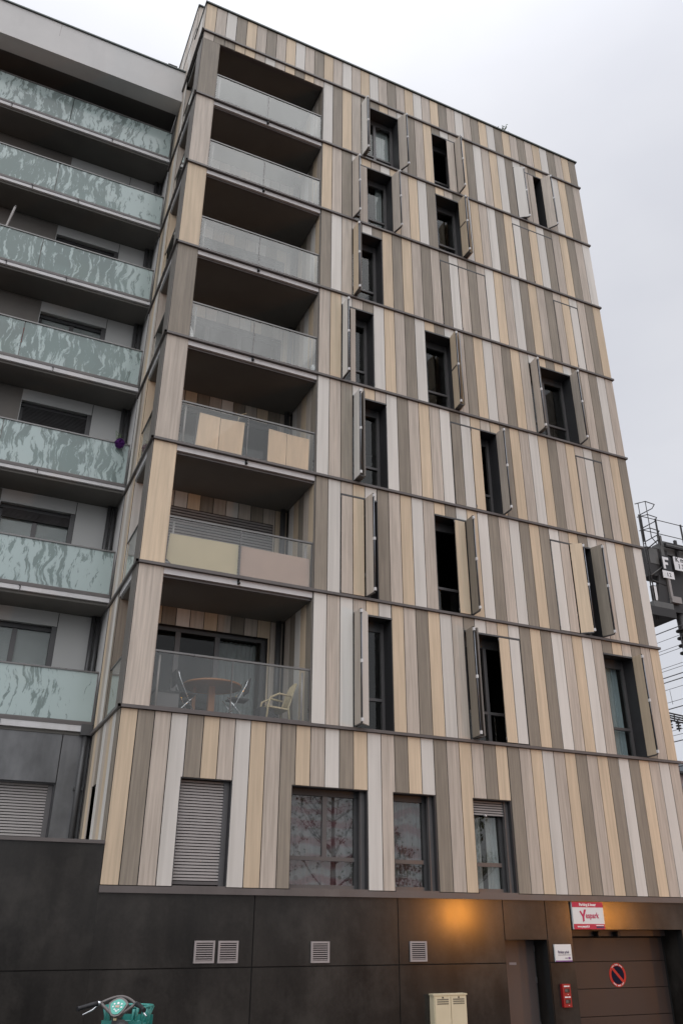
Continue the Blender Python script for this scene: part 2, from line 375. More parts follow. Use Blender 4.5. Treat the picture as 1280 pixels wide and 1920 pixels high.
# ================================================================== THE CLAD TOWER
Z = [0, 9.49, 18.645, 27.777, 36.791, 45.638, 54.548, 63.0, 71.534, 75.632]
W_ = 43
tower = thing('apartment_tower', 'tall apartment tower clad in vertical beige, taupe, white and dark wood planks', 'building', V(0, 0, -9.4))
ROWS = {
 0: 'BDSWDBSWBSDBSWDBWSDBWDSBSDBDSBWSBDSBDWDBSWS',
 1: '............WSWSBWBSDBWSDWSBWDBDWSBWSDBSDSB',
 2: '............DWSBWDSBWSBDWBWDSWDBDWSBDWSWBDW',
 3: '............WSDWBSWDSBSWDWBSBDBSWBDSBSWDSBD',
 4: '............SBWSDWBSDWBDWSDBWSDBSWBDBWDSDWS',
 5: '............DWSSWDBDBSDSDWSDSWBSWDBSDSBWSDB',
 6: '............BSDWBSWBSBWDBSDWBSWDBWDBWDSBDSW',
 7: '............WDBSDDBSWDSBDWSBDWSBWDWSDBSWBDS',
 8: 'BSWDBSDSBWSDBSWSBWSDSBWSBDSWSDBWDBSDSBWDSBD'}
BT = 0.18     # height of the metal floor band above each sill line
def zl(k): return Z[k+1]-1.02*(Z[k+1]-Z[k])/9.05        # window head
# (storey, x0, x1): the openings, then flush leaves (x0, x1, colours), then leaves standing open (hinge x, angle, colour, second leaf)
WIN = [
 (7, 16.0, 20.15, [], [(16.05, 85, 'W', 'thin'), (20.1, 68, 'S', None)], 'B'),
 (7, 24.0, 26.75, [(25.68, 26.7, 'S')], [(26.72, 88, 'S', None)], 'A'),
 (7, 34.0, 37.7, [(35.0, 36.65, 'SS')], [(34.05, 34, 'W', None), (37.62, 58, 'S', None)], 'A'),
 (6, 15.0, 19.25, [(15.72, 16.66, 'S')], [(15.04, 80, 'S', None), (19.18, 76, 'S', None)], 'A'),
 (6, 24.0, 27.0, [], [(26.6, 88, 'B', 'rail')], 'A'),
 (6, 33.0, 38.0, [(33.0, 38.0, 'WDBWD')], [], 'A'),
 (5, 15.0, 18.0, [], [(15.1, 90, 'B', 'thin')], 'A'),
 (5, 24.0, 29.0, [(24.0, 29.0, 'DWSDS')], [], 'A'),
 (5, 37.0, 40.0, [(37.0, 40.0, 'SBW')], [], 'A'),
 (4, 14.0, 17.0, [(14.75, 15.38, 'S')], [(14.1, 91, 'W', None)], 'A'),
 (4, 22.0, 25.0, [], [(24.52, 95, 'B', 'rail')], 'A'),
 (4, 33.0, 37.8, [], [(33.15, 94, 'S', 'thin'), (37.72, 94, 'S', None)], 'A'),
 (3, 15.0, 18.04, [], [(15.1, 91, 'W', 'brown')], 'A'),
 (3, 24.0, 28.62, [(24.0, 27.0, 'DWB')], [(28.55, 92, 'S', None)], 'A'),
 (3, 37.0, 40.0, [(37.0, 40.0, 'SWD')], [], 'A'),
 (2, 14.0, 17.06, [(14.0, 16.0, 'SB')], [(16.02, 85, 'S', None)], 'A'),
 (2, 22.0, 25.0, [(23.75, 24.85, 'B')], [(24.86, 94, 'D', None)], 'A'),
 (2, 33.0, 37.3, [(33.0, 35.0, 'WS')], [(35.02, 40, 'B', None), (37.2, 72, 'D', None)], 'A'),
 (1, 15.0, 18.06, [], [(15.07, 92, 'S', 'open')], 'A'),
 (1, 24.05, 29.0, [(27.0, 29.0, 'BW')], [(24.16, 94, 'D', 'brown')], 'A'),
 (1, 37.0, 40.1, [], [(39.95, 92, 'B', None)], 'A'),
]
GW = [(3.87, 7.02, 'roller'), (10.8, 16.0, 'double'), (17.8, 20.96, 'single'), (23.85, 26.95, 'half')]
GZ = 5.83
holes = {k: [] for k in range(9)}
for k, x0, x1, fl, pp, st in WIN: holes[k].append((x0, x1, Z[k], zl(k)))
for x0, x1, st in GW: holes[0].append((x0, x1, 0.0, GZ))
def cut(r, hs):
    rs = [r]
    for a, b, c, d in hs:
        nx = []
        for x0, x1, z0, z1 in rs:
            if a >= x1-1e-6 or b <= x0+1e-6 or c >= z1-1e-6 or d <= z0+1e-6: nx.append((x0, x1, z0, z1)); continue
            if a > x0+1e-6: nx.append((x0, a, z0, z1))
            if b < x1-1e-6: nx.append((b, x1, z0, z1))
            lo, hi = max(a, x0), min(b, x1)
            if c > z0+1e-6: nx.append((lo, hi, z0, c))
            if d < z1-1e-6: nx.append((lo, hi, d, z1))
        rs = nx
    return rs
GAP = 0.030; TH = 0.05
LH = Z[8]-0.92                     # head of the top loggia
for k in range(9):
    mb = MB(); zb = Z[k]+(BT if k else 0.0); zt = Z[k+1]-0.02
    for i in range(43):
        if ROWS[k][i] == '.': continue
        c = PL[ROWS[k][i]]; rr = random.random()
        for x0, x1, z0, z1 in cut((i+GAP, i+1-GAP, zb+GAP, zt-GAP), holes[k]):
            if x1-x0 > 0.05: mb.box(x0, x1, -TH, 0, z0, z1, c, rr)
    if k == 7:                      # strip of short planks above the top loggia
        for i in range(12):
            c = PL[ROWS[8][(i*5+1) % 43]]
            mb.box(i+GAP, i+1-GAP, -TH, 0, LH, Z[8]-0.05, c)
    mb.build('plank_cladding', tower)
# dark backing sheet with the openings left free (7 mm behind the planks)
bk = MB()
for k in range(9):
    x0 = 0 if k in (0, 8) else 12.0
    for r in cut((x0+0.02, 42.97, Z[k], Z[k+1]), holes[k]): bk.box(r[0], r[1], 0.0, 0.45, r[2], r[3], 'backing')
bk.box(0.02, 12.0, 0.0, 0.45, LH, Z[8], 'backing')
bk.build('backing_wall', tower)
# metal floor bands: front, then the two returns
for k in range(1, 9):
    mb = MB(); z0, z1 = Z[k]-0.02, Z[k]+BT-0.02
    mb.box(-0.22, 43.12, -0.22, -0.052, z0, z1, 'trim_grey')
    mb.box(-0.22, -0.052, -0.22, 9.3, z0-0.002, z1-0.003, 'trim_grey')
    mb.box(43.052, 43.12, -0.218, 24, z0-0.002, z1-0.003, 'trim_grey')
    mb.box(-0.05, 43.05, -0.05, 0.3, z0+0.01, z1-0.01, 'black_gap')
    mb.build('floor_band', tower)
mb = MB()
mb.box(-0.02, 46, -0.26, 0.3, -0.36, -0.02, 'trim_grey'); mb.build('base_band', tower)
# roof coping; the top storey is set back behind the front parapet
ZR = 80.9
mb = MB()
mb.box(-0.14, 43.2, -0.2, 0.8, Z[9], Z[9]+0.16, 'coping_green'); mb.box(-0.14, 0.6, 0.8, 4.0, Z[9], Z[9]+0.155, 'coping_green')
mb.box(42.2, 43.2, 0.8, 24, Z[9], Z[9]+0.16, 'coping_green')
mb.build('roof_coping', tower)
mb = MB(); mb.box(0.0, 36, 4.0, 23.5, Z[8]+0.7, ZR, 'backing'); mb.box(0.02, 36, 3.95, 4.0, Z[8]+0.7, ZR, 'plank_taupe')
for i in range(4, 16): mb.box(-TH, 0, i+GAP, i+1-GAP, Z[9]+(0.0 if i > 3 else 0.2), ZR-0.02, PL['SSWSSWSWSSWS'[i-4]])
mb.box(-0.09, -0.051, 3.9, 16, 77.35, 77.5, 'coping_green'); mb.box(-0.14, 36.2, 3.8, 23.6, ZR, ZR+0.14, 'coping_green'); mb.build('top_storey', tower)
mb = MB(); mb.box(0.5, 42.6, 0.8, 23.5, Z[8]+0.4, Z[8]+0.65, 'render_grey'); mb.build('flat_roof', tower)

# left return (plane x = 0), planks along y; the loggias open through it between y=1.7 and y=5.6
def ycut(y0, y1, z0, z1, hs): return cut((y0, y1, z0, z1), hs)
RET = {1: 'DSSWSDWSB', 2: 'BDSWDBSWS', 3: 'SWDBSBSDW', 4: 'DBSWDSWBS', 5: 'BSDWSBWDB', 6: 'SBWDBSWBD', 7: 'DSBWSWSBD', 8: 'SWSSSWSSWSSW', 0: 'DWBSWDSBD'}
for k in range(9):
    mb = MB(); zb = Z[k]+(BT if k else 0.0); zt = Z[k+1]-0.02; hs = []
    if k == 0: hs = [(5.0, 6.6, 0.0, 5.85)]
    if 1 <= k <= 7: hs = [(1.7, 5.6, zb-1, zt+1)]
    if k == 0: zb = 0.0
    yend = 9 if k < 8 else 12
    for i in range(yend):
        if i < 2 and 1 <= k <= 7: continue
        rr = random.random()
        for y0, y1, z0, z1 in cut((i+GAP, i+1-GAP, zb+GAP, zt-GAP), hs):
            if y1-y0 > .05: mb.box(-TH, 0, y0, y1, z0, z1, PL[RET[k][i]], rr)
    for y0, y1, z0, z1 in cut((0.46 if k in (0, 8) else 5.6, yend+0.6, Z[k], Z[k+1]), hs): mb.box(0.0, 0.3, y0, y1, z0, z1, 'backing')
    mb.build('return_cladding', tower)
# narrow window in the return at street level
mb = MB(); mb.box(0.5, 0.6, 5.0, 6.6, 0.0, 5.85, 'frame_dark'); mb.box(0.0, 0.5, 6.6, 6.7, 0, 5.85, 'reveal'); mb.box(0.02, 0.3, 4.93, 5.0, 0, 5.85, 'frame_mid')
nw = mb.build('narrow_window', tower)
# right side of the tower
mb = MB(); mb.box(42.6, 42.99, 0.46, 24, -0.3, Z[9], 'backing')
for k in range(9):
    for i in range(24):
        c = PL['BDSWBSDW'[(i*3+k*5) % 8]]; mb.box(43.0, 43.05, i+GAP, i+1-GAP, Z[k]+(BT if k else 0)+GAP, Z[k+1]-0.05, c)
mb.build('side_cladding', tower)
mb = MB(); mb.box(0.3, 42.6, 23.6, 24, -9.4, Z[9], 'render_grey'); mb.box(0.02, 0.3, 9.6, 24, -9.4, Z[9], 'render_grey'); mb.build('rear_wall', tower)
# interior: dark rooms behind the windows
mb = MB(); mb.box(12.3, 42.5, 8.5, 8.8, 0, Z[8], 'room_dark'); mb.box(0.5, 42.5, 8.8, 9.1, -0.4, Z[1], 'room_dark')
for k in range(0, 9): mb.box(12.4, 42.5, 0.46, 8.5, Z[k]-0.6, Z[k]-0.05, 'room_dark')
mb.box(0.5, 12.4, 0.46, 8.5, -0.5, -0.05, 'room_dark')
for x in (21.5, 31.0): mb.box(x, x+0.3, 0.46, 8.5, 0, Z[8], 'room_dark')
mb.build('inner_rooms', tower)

def slats(mb, x0, x1, y, z0, z1, n, m):
    h = (z1-z0)/n
    for j in range(n):
        a = z0+j*h
        mb.add([V(x0, y-0.10, a+h*0.30), V(x1, y-0.10, a+h*0.30), V(x1, y-0.07, a+h), V(x0, y-0.07, a+h), V(x1, y, a+h), V(x0, y, a+h), V(x1, y, a+h*0.30), V(x0, y, a+h*0.30)], [(0, 1, 2, 3), (3, 2, 4, 5), (0, 7, 6, 1)], m)
        mb.quad([V(x0, y-0.02, a), V(x1, y-0.02, a), V(x1, y-0.02, a+h*0.30), V(x0, y-0.02, a+h*0.30)], 'black_gap')
# ---- corner columns and loggias
CC = {7: 'D', 6: 'S', 5: 'B', 4: 'D', 3: 'S', 2: 'B', 1: 'S'}
BACK = {1: 'DWBDWSBSDSBS', 2: 'WDSWBDSWSDSB', 3: 'BDSBDSWDSBDS', 4: 'SDWBSDSWBDSB', 5: 'BSDWSBDSWDBS', 6: 'SDBWSDBSWDSB', 7: 'SWDBSDWSBDSW'}
INN = {1: 'DBWDS', 2: 'BSDBW', 3: 'DSBSW', 4: 'SBWSD', 5: 'BWSDB', 6: 'SBDWS', 7: 'DSWBS'}
for k in range(1, 8):
    zb, zt = Z[k]+BT, Z[k+1]-0.02
    if k == 7: zt = LH
    c = PL[CC[k]]; rr = random.random()
    mb = MB(); mb.box(0.03, 1.58, -TH, 0.0, zb+GAP, zt-0.02, c, rr)
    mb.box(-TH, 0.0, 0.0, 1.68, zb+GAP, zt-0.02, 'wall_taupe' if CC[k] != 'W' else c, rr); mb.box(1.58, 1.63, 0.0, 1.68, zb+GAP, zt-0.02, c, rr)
    mb.box(0.0, 1.58, 0.0, 1.66, zb-BT, zt, 'backing'); mb.build('corner_column', tower)
    # slab, white fascia and ceiling
    mb = MB()
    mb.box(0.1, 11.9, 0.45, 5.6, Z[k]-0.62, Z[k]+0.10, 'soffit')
    mb.box(1.64, 11.97, 0.02, 0.20, Z[k]-0.45, Z[k]-0.035, 'fascia_white') if k > 1 else None
    mb.box(1.64, 11.97, 0.21, 0.45, Z[k]-0.62, Z[k]+0.08, 'trim_grey') if k > 1 else None
    mb.box(1.64, 11.97, 0.03, 0.45, Z[k]-0.02, Z[k]+0.30, 'trim_grey')
    if k > 1:
        mb.box(6.55, 6.68, -0.03, 0.02, Z[k]-0.40, Z[k]-0.03, 'black_gap')       # drip spout
        mb.tube([V(6.75, 0.1, Z[k]-0.25), V(6.6, -0.28, Z[k]-0.33)], 0.018, 'pipe_grey', 6)
        mb.box(-0.02, 0.1, 1.7, 5.55, Z[k]-0.45, Z[k]-0.03, 'fascia_white')
    mb.box(0.02, 0.3, 1.68, 5.6, Z[k]-0.02, Z[k]+0.28, 'trim_grey')
    slab = mb.build('loggia_slab', tower)
    # right inner wall and back wall
    mb = MB()
    for i in range(5):
        mb.box(11.95, 12.0, i+0.1+GAP, i+1.1-GAP, Z[k]+0.12, zt-0.02, PL[INN[k][i]])
    mb.box(11.93, 11.99, 0.0, 0.1, zb, zt, 'wall_taupe')
    mb.box(12.0, 12.3, 0.46, 9, Z[k], Z[k+1], 'backing'); mb.build('loggia_side_wall', tower)
    mb = MB(); hd = zt-0.62-1.25 if k < 7 else zt-1.5
    for i in range(12):
        a, b = i+GAP, min(i+1-GAP, 11.95)
        for x0, x1, z0, z1 in cut((a, b, Z[k]+0.12, zt-0.3), [(1.05, 10.85, Z[k]-1, hd)]): mb.box(x0, x1, 5.55, 5.6, z0, z1, PL[BACK[k][i]])
    for r in cut((0.0, 12.0, Z[k], Z[k+1]), [(1.05, 10.85, Z[k]-1, hd)]): mb.box(r[0], r[1], 5.6, 5.9, r[2], r[3], 'backing')
    mb.build('loggia_back_wall', tower)
    # glazed doors at the back of the loggia
    mb = MB(); y = 6.0
    for x0, x1 in ((1.05, 1.35), (4.2, 4.55), (7.05, 7.4), (10.5, 10.85)): mb.box(x0, x1, y, y+0.25, Z[k]+0.12, hd, 'frame_mid' if 4 < x0 < 8 else 'frame_dark')
    mb.box(1.05, 10.85, y-0.02, y+0.22, hd-0.3, hd, 'frame_dark'); mb.box(1.05, 10.85, y-0.02, y+0.22, Z[k]+0.12, Z[k]+0.4, 'frame_dark')
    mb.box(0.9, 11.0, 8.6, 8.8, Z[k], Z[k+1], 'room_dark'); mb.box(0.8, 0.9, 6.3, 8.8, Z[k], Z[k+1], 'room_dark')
    lw = mb.build('sliding_window', tower)
    p_ = MB(); p_.box(1.36, 10.5, y+0.10, y+0.12, Z[k]+0.4, hd-0.3, 'glass_dim'); p_.build('glass_pane', lw)
    if k == 2:
        r_ = MB()
        slats(r_, 1.05, 10.85, 5.75, Z[k]+0.3, hd, 30, 'slat_grey')
        r_.build('roller_shutter', lw)
    if k == 1:
        cu = MB()
        for xa, xb in ((1.4, 2.2), (7.5, 10.4)):
            n = 40
            vs = []
            for j in range(n+1):
                x = xa+(xb-xa)*j/n; yy = 6.75+0.10*math.sin(j*1.3)+0.05*math.sin(j*3.1)
                vs += [V(x, yy, Z[k]+0.3), V(x, yy, hd-0.3)]
            cu.add(vs, [(2*j, 2*j+2, 2*j+3, 2*j+1) for j in range(n)], 'curtain_grey', smooth=True)
        cu.build('curtain', lw)
    # rain pipe in the corner
    mb = MB(); mb.tube([V(11.5, 5.2, Z[k]+0.1), V(11.5, 5.2, Z[k+1]-0.6)], 0.065, 'pipe_grey', 10); mb.build('rain_pipe', tower)
    # glass balustrade, front and return
    bal = MB(); gk = 'glass_rail_milky' if k >= 4 else 'glass_rail'
    bal.box(1.72, 6.62, 0.16, 0.20, Z[k]+0.32, Z[k]+3.62, gk); bal.box(6.68, 11.9, 0.16, 0.20, Z[k]+0.32, Z[k]+3.62, gk)
    bal.box(0.06, 0.10, 1.75, 5.52, Z[k]+0.30, Z[k]+3.55, gk)
    bo = bal.build('glass_balustrade', tower)
    ra = MB(); ra.box(1.64, 11.94, 0.10, 0.28, Z[k]+3.62, Z[k]+3.74, 'rail_metal'); ra.box(0.02, 0.16, 1.70, 5.56, Z[k]+3.55, Z[k]+3.66, 'rail_metal')
    for x in (6.62, 11.86, 1.64): ra.box(x, x+0.055, 0.12, 0.25, Z[k]+0.3, Z[k]+3.62, 'rail_metal')
    ra.tube([V(2.05, 0.42, Z[k]+0.3), V(2.05, 0.42, Z[k]+3.5)], 0.022, 'slat_grey', 8); ra.tube([V(11.5, 0.42, Z[k]+0.3), V(11.5, 0.42, Z[k]+3.5)], 0.022, 'slat_grey', 8)
    ra.build('handrail', bo)
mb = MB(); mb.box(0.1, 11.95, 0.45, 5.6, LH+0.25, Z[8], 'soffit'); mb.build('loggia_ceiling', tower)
mb = MB(); mb.box(1.64, 12.0, 0.02, 0.44, LH-0.06, LH-0.005, 'trim_grey'); mb.build('loggia_head_trim', tower)

# ---- upper windows with folding shutters
def leaf(parent, hx, z0, z1, ang, col, second):
    a = math.radians(ang); d = Vector((math.cos(a), -math.sin(a), 0)); n = Vector((math.sin(a), math.cos(a), 0)); Ln = 1.0*U; th = 0.13*U
    o = V(hx, -TH-0.02, z0); up = Vector((0, 0, (z1-z0)*U)); mb = MB()
    mb.obox(o, d*Ln, n*th, up, PL[col])
    e = o+d*(Ln+0.012); mb.obox(o+d*Ln+n*th*0.1, d*0.014, n*th*0.8, up, 'black_gap')
    m = e+d*0.02+n*th*0.5
    mb.tube([m+Vector((0, 0, 0.05)), m+up-Vector((0, 0, 0.05))], 0.011, 'rod_metal', 6)
    for q in (0.02, 0.52, 0.97):
        p = m+up*q; mb.obox(p-d*0.03-n*0.022+Vector((0, 0, -0.03)), d*0.05, n*0.044, Vector((0, 0, 0.07)), 'clip_white')
    mb.obox(o-Vector((0, 0, 0.025)), d*Ln, n*th, Vector((0, 0, 0.022)), 'frame_dark')
    if second in ('thin', 'brown', 'rail'):
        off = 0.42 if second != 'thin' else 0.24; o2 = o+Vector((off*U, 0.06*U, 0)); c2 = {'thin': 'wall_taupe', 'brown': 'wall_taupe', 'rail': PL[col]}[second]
        mb.obox(o2, d*Ln*0.97, n*th, up, c2)
        mb.obox(o-Vector((0, 0, 0.022)), d*Ln*0.9, n*(off*U), Vector((0, 0, 0.018)), 'frame_dark')
        if second == 'rail':
            mb.tube([o2+d*Ln+n*0.02, o2+d*Ln+n*0.02+up], 0.012, 'rod_metal', 6)
            mb.obox(o+up*0.52-n*0.012, d*Ln*0.9, n*0.01, Vector((0, 0, 0.03)), 'frame_dark')
    if second == 'open':
        d2 = Vector((0.80, 0.60, 0)); n2 = Vector((-0.6, 0.8, 0)); o2 = o+d*Ln+Vector((0.10*U, 0, 0)); mb.obox(o2, d2*Ln*1.0, n2*th, up, 'plank_white')
    mb.build('shutter', parent)
for k, x0, x1, fl, pp, st in WIN:
    zb, zt = Z[k]+BT, zl(k); D = 1.35
    mb = MB()
    mb.box(x0, x0+0.06, 0.0, D+0.3, zb, zt, 'reveal'); mb.box(x1-0.06, x1, 0.0, D+0.3, zb, zt, 'reveal')
    mb.box(x0+0.06, x1-0.06, 0.0, D+0.3, zt-0.06, zt-0.002, 'reveal'); mb.box(x0+0.06, x1-0.06, 0.0, D+0.25, zb-0.1, zb+0.05, 'trim_grey')
    mb.box(x0, x1, -TH-0.02, -0.002, zt-0.13, zt-0.001, 'frame_dark')             # shutter track
    y0, y1 = D-0.18, D+0.06; tr = zb+0.28*(zt-zb)
    mb.box(x0+0.06, x0+0.30, y0, y1, zb+0.05, zt-0.06, 'frame_mid'); mb.box(x1-0.30, x1-0.06, y0, y1, zb+0.05, zt-0.06, 'frame_mid')
    mb.box(x0+0.30, x1-0.30, y0+0.01, y1-0.01, zb+0.05, zb+0.26, 'frame_mid'); mb.box(x0+0.30, x1-0.30, y0+0.01, y1-0.01, zt-0.75, zt-0.06, 'frame_dark')
    mb.box(x0+0.30, x1-0.30, y0-0.02, y1-0.02, tr, tr+0.2, 'frame_mid')
    xm = (x0+x1)/2
    if x1-x0 > 4: mb.box(xm-0.14, xm+0.14, y0-0.01, y1-0.01, zb+0.26, zt-0.75, 'frame_mid')
    wo = mb.build('window', tower)
    OPEN = (k, x0) in ((2, 14.0), (2, 22.0), (2, 33.0), (1, 24.05), (3, 24.0), (7, 24.0), (7, 34.0))     # casement swung inwards
    p_ = MB(); p_.box(x0+0.30, x1-0.30, D-0.06, D-0.045, zb+0.26, tr if OPEN else zt-0.75, 'glass_window'); p_.build('glass_pane', wo)
    for a, b, cs in fl:
        n = len(cs); ws = (b-a)/n
        for j, c in enumerate(cs):
            sh = MB(); sh.box(a+j*ws+(0.10 if j == 0 else 0.035), a+(j+1)*ws-(0.10 if j == n-1 else 0.06 if j == 1 else 0.035), -TH-0.012, 0.02, zb+0.10, zt-0.16, PL[c])
            for q in (0.03, 0.95):
                if j in (0, 2): sh.box(a+j*ws-0.03, a+j*ws+0.05, -TH-0.04, -TH-0.013, zb+q*(zt-zb), zb+q*(zt-zb)+0.2, 'frame_mid')
            sh.build('shutter', wo)
    for h, an, c, s2 in pp: leaf(wo, h, zb+0.14, zt-0.02 if an > 50 else zt-0.1, an, c, s2)
    if (k, x0) in ((7, 16.0), (1, 37.0), (6, 15.0)):
        cu = MB(); n = 36; vs = []
        xa, xb = (x0+2.2, x1-0.3) if k == 7 else (x0+0.3, x1-0.4)
        if k == 6: xa, xb = x0+3.3, x1-0.3
        for j in range(n+1):
            x = xa+(xb-xa)*j/n; yy = D+0.35+0.07*math.sin(j*1.5)+0.03*math.sin(j*3.7); vs += [V(x, yy, zb+0.2), V(x, yy, zt-0.3)]
        cu.add(vs, [(2*j, 2*j+2, 2*j+3, 2*j+1) for j in range(n)], 'curtain_dots' if k == 1 else 'curtain_grey', smooth=True)
        cu.build('curtain', wo)

# ---- street-level windows
for x0, x1, st in GW:
    D = 0.95; mb = MB()
    mb.box(x0, x0+0.06, 0.0, D+0.4, 0, GZ, 'reveal'); mb.box(x1-0.06, x1, 0.0, D+0.4, 0, GZ, 'reveal'); mb.box(x0+0.06, x1-0.06, 0.0, D+0.4, GZ-0.06, GZ-0.002, 'reveal')
    mb.box(x0+0.06, x1-0.06, -0.1, D+0.3, -0.015, 0.06, 'trim_grey')
    mb.box(x1-0.36, x1-0.062, 0.35, 0.62, 0.06, GZ-0.06, 'frame_mid')               # shutter guide
    y0, y1 = D-0.16, D+0.06; a, b = x0+0.06, x1-0.36; tr = 0.06+0.27*GZ
    if st != 'roller':
        zt = GZ-0.45
        mb.box(a, a+0.2, y0, y1, 0.06, zt, 'frame_dark'); mb.box(b-0.2, b+0.28, y0, y1, 0.06, zt, 'frame_dark')
        mb.box(a+0.2, b-0.2, y0+0.01, y1, 0.06, 0.30, 'frame_mid'); mb.box(a, b+0.28, y0-0.03, y1, zt, GZ-0.062, 'reveal')
        mb.box(a+0.2, b-0.2, y0-0.02, y1-0.01, tr, tr+0.24, 'frame_mid')
        if st == 'double': xm = a+(b-a)*0.53; mb.box(xm-0.15, xm+0.15, y0-0.01, y1-0.02, tr+0.24, zt, 'frame_mid')
    wo = mb.build('window', tower)
    if st == 'roller':
        r_ = MB(); slats(r_, a, b, 0.5, 0.3, GZ-0.1, 33, 'slat_grey'); r_.box(a, b, 0.36, 0.5, 0.14, 0.3, 'frame_mid'); r_.build('roller_shutter', wo)
        continue
    if st == 'half':
        r_ = MB(); slats(r_, a, b, 0.55, GZ-1.05, GZ-0.1, 6, 'slat_grey'); r_.tube([V(a+1.1, 0.45, GZ-1.02), V(a+1.1, 0.2, GZ-1.05)], 0.02, 'clip_white', 6); r_.build('roller_shutter', wo)
    p_ = MB(); p_.box(a+0.2, b-0.2, D-0.05, D-0.035, 0.30, GZ-0.45, 'glass_street'); p_.build('glass_pane', wo)
    cu = MB(); n = 60; vs = []; fs = []
    rows = 8
    for r in range(rows+1):
        zz = 0.2+(GZ-0.6)*r/rows
        for j in range(n+1):
            u = j/n; x = a+0.1+(b-a-0.2)*u
            yy = D+0.40+0.07*math.sin(j*0.9+0.3*r)+0.04*math.sin(j*2.3)
            vs.append(V(x, yy, zz))
    for r in range(rows):
        for j in range(n):
            if st == 'half' and 0.48 < j/n < 0.62: continue
            i0 = r*(n+1)+j; fs.append((i0, i0+1, i0+n+2, i0+n+1))
    cu.add(vs, fs, 'curtain_grey' if st == 'half' else 'curtain_print', smooth=True); cu.build('curtain', wo)

# ---- black concrete base with its doors
base = MB(); G0 = -9.6
openings = [(25.6, 28.87, G0-1, -2.65), (30.92, 40.6, G0-1, -2.06)]
vx = [(0.0, 8.75), (8.75, 17.95), (17.95, 25.6), (25.6, 28.93), (28.93, 30.95), (30.95, 46)]
for a, b in vx:
    for z0, z1 in ((G0, -3.96), (-3.96, -0.36)):
        for r in cut((a+(0.03 if a else 0.0), b-0.03, z0+(0.03 if z0 > G0 else 0), z1-(0.03 if z1 < -1 else 0)), openings): base.box(r[0], r[1], -0.06, 0.0, r[2], r[3], 'concrete_black')
for r in cut((0, 46, G0, -0.36), openings): base.box(r[0], r[1], 0.0, 0.5, r[2], r[3], 'black_gap')
for x0, x1, zt, d in ((25.6, 28.87, -2.65, 1.5), (30.92, 40.6, -2.06, 1.95)):
    base.box(x0-0.2, x0-0.001, 0.5, d+0.3, G0, zt, 'concrete_black'); base.box(x1+0.001, x1+0.2, 0.5, d+0.3, G0, zt, 'concrete_black'); base.box(x0, x1, 0.5, d+0.3, zt+0.001, zt+0.2, 'concrete_black')
base.box(45.9, 46, 0.5, 24, G0, -0.36, 'concrete_black')
base.build('base_wall', tower)
mb = MB(); mb.box(25.6, 28.87, 1.40, 1.55, G0, -2.65, 'frame_dark'); mb.box(25.72, 28.75, 1.34, 1.40, G0, -2.75, 'door_brown'); dr = mb.build('service_door', tower)
mb = MB(); mb.box(25.78, 26.15, 1.16, 1.24, -6.02, -5.94, 'chrome'); mb.box(25.78, 25.86, 1.24, 1.34, -6.04, -5.92, 'chrome'); mb.build('handle', dr)
mb = MB(); mb.box(26.75, 27.3, 1.32, 1.339, -4.12, -3.98, 'ink_grey'); mb.build('door_plate', dr)
mb = MB()
for z in (-3.2, -5.0, -7.5): mb.box(28.72, 28.8, 1.26, 1.36, z-0.18, z+0.18, 'frame_mid')
mb.build('hinge', dr)
mb = MB(); cs = 1+1.9/49.3
zs = [-1.88+(q+1.88)*1.037 for q in (-2.55, -3.95, -5.5, -7.05, -8.6)]+[G0]
mb.box(30.92, 40.6, 1.90, 2.1, G0, -2.06, 'black_gap')
for a, b in zip(zs, zs[1:]): mb.box(31.0, 40.35, 1.80, 1.9, b+0.022, a-0.022, 'garage_brown')
mb.box(30.95, 40.55, 1.55, 1.72, -2.48, -2.1, 'door_brown')
gd = mb.build('garage_door', tower)
mb = MB()
for x in (34.2, 35.9): mb.disc(V(x, 1.5, -2.34), (0, -1, 0), 0.055, 0.12, 'rubber', 16); mb.disc(V(x, 1.13, -2.34), (0, -1, 0), 0.042, 0.02, 'enamel_black', 16)
mb.box(31.0, 31.35, 1.4, 1.55, -2.40, -2.30, 'steel_grey')
mb.build('door_light', gd)
# ---- ventilation grilles
def grille(x, zc, label):
    t = thing('ventilation_grille', label, 'grille', V(x, -0.07, zc-0.54), 'ventilation grilles in the dark base wall')
    mb = MB(); w_, h = 0.57, 0.54; y0, y1 = -0.17, -0.062
    mb.box(x-w_, x+w_, y0, y1, zc+h-0.1, zc+h, 'vent_grey'); mb.box(x-w_, x+w_, y0, y1, zc-h, zc-h+0.1, 'vent_grey')
    mb.box(x-w_, x-w_+0.1, y0+.002, y1, zc-h+0.1, zc+h-0.1, 'vent_grey'); mb.box(x+w_-0.1, x+w_, y0+.002, y1, zc-h+0.1, zc+h-0.1, 'vent_grey')
    mb.box(x-w_+0.1, x+w_-0.1, -0.075, -0.062, zc-h+0.1, zc+h-0.1, 'black_gap'); mb.build('frame', t)
    sl_ = MB()
    for j in range(8):
        z = zc-h+0.125+j*0.108; sl_.box(x-w_+0.1, x+w_-0.1, -0.155, -0.10, z, z+0.05, 'vent_grey')
    sl_.build('louvre', t)
grille(5.98, -3.19, 'square grey louvred grille, left of the close pair on the dark wall')
grille(7.32, -3.2, 'square grey louvred grille, right of the close pair on the dark wall')
grille(12.82, -3.25, 'lone square grey louvred grille in the plain dark concrete under the wide window')
grille(19.26, -3.26, 'square grey louvred grille on the lamp-lit concrete above the cream cabinet')

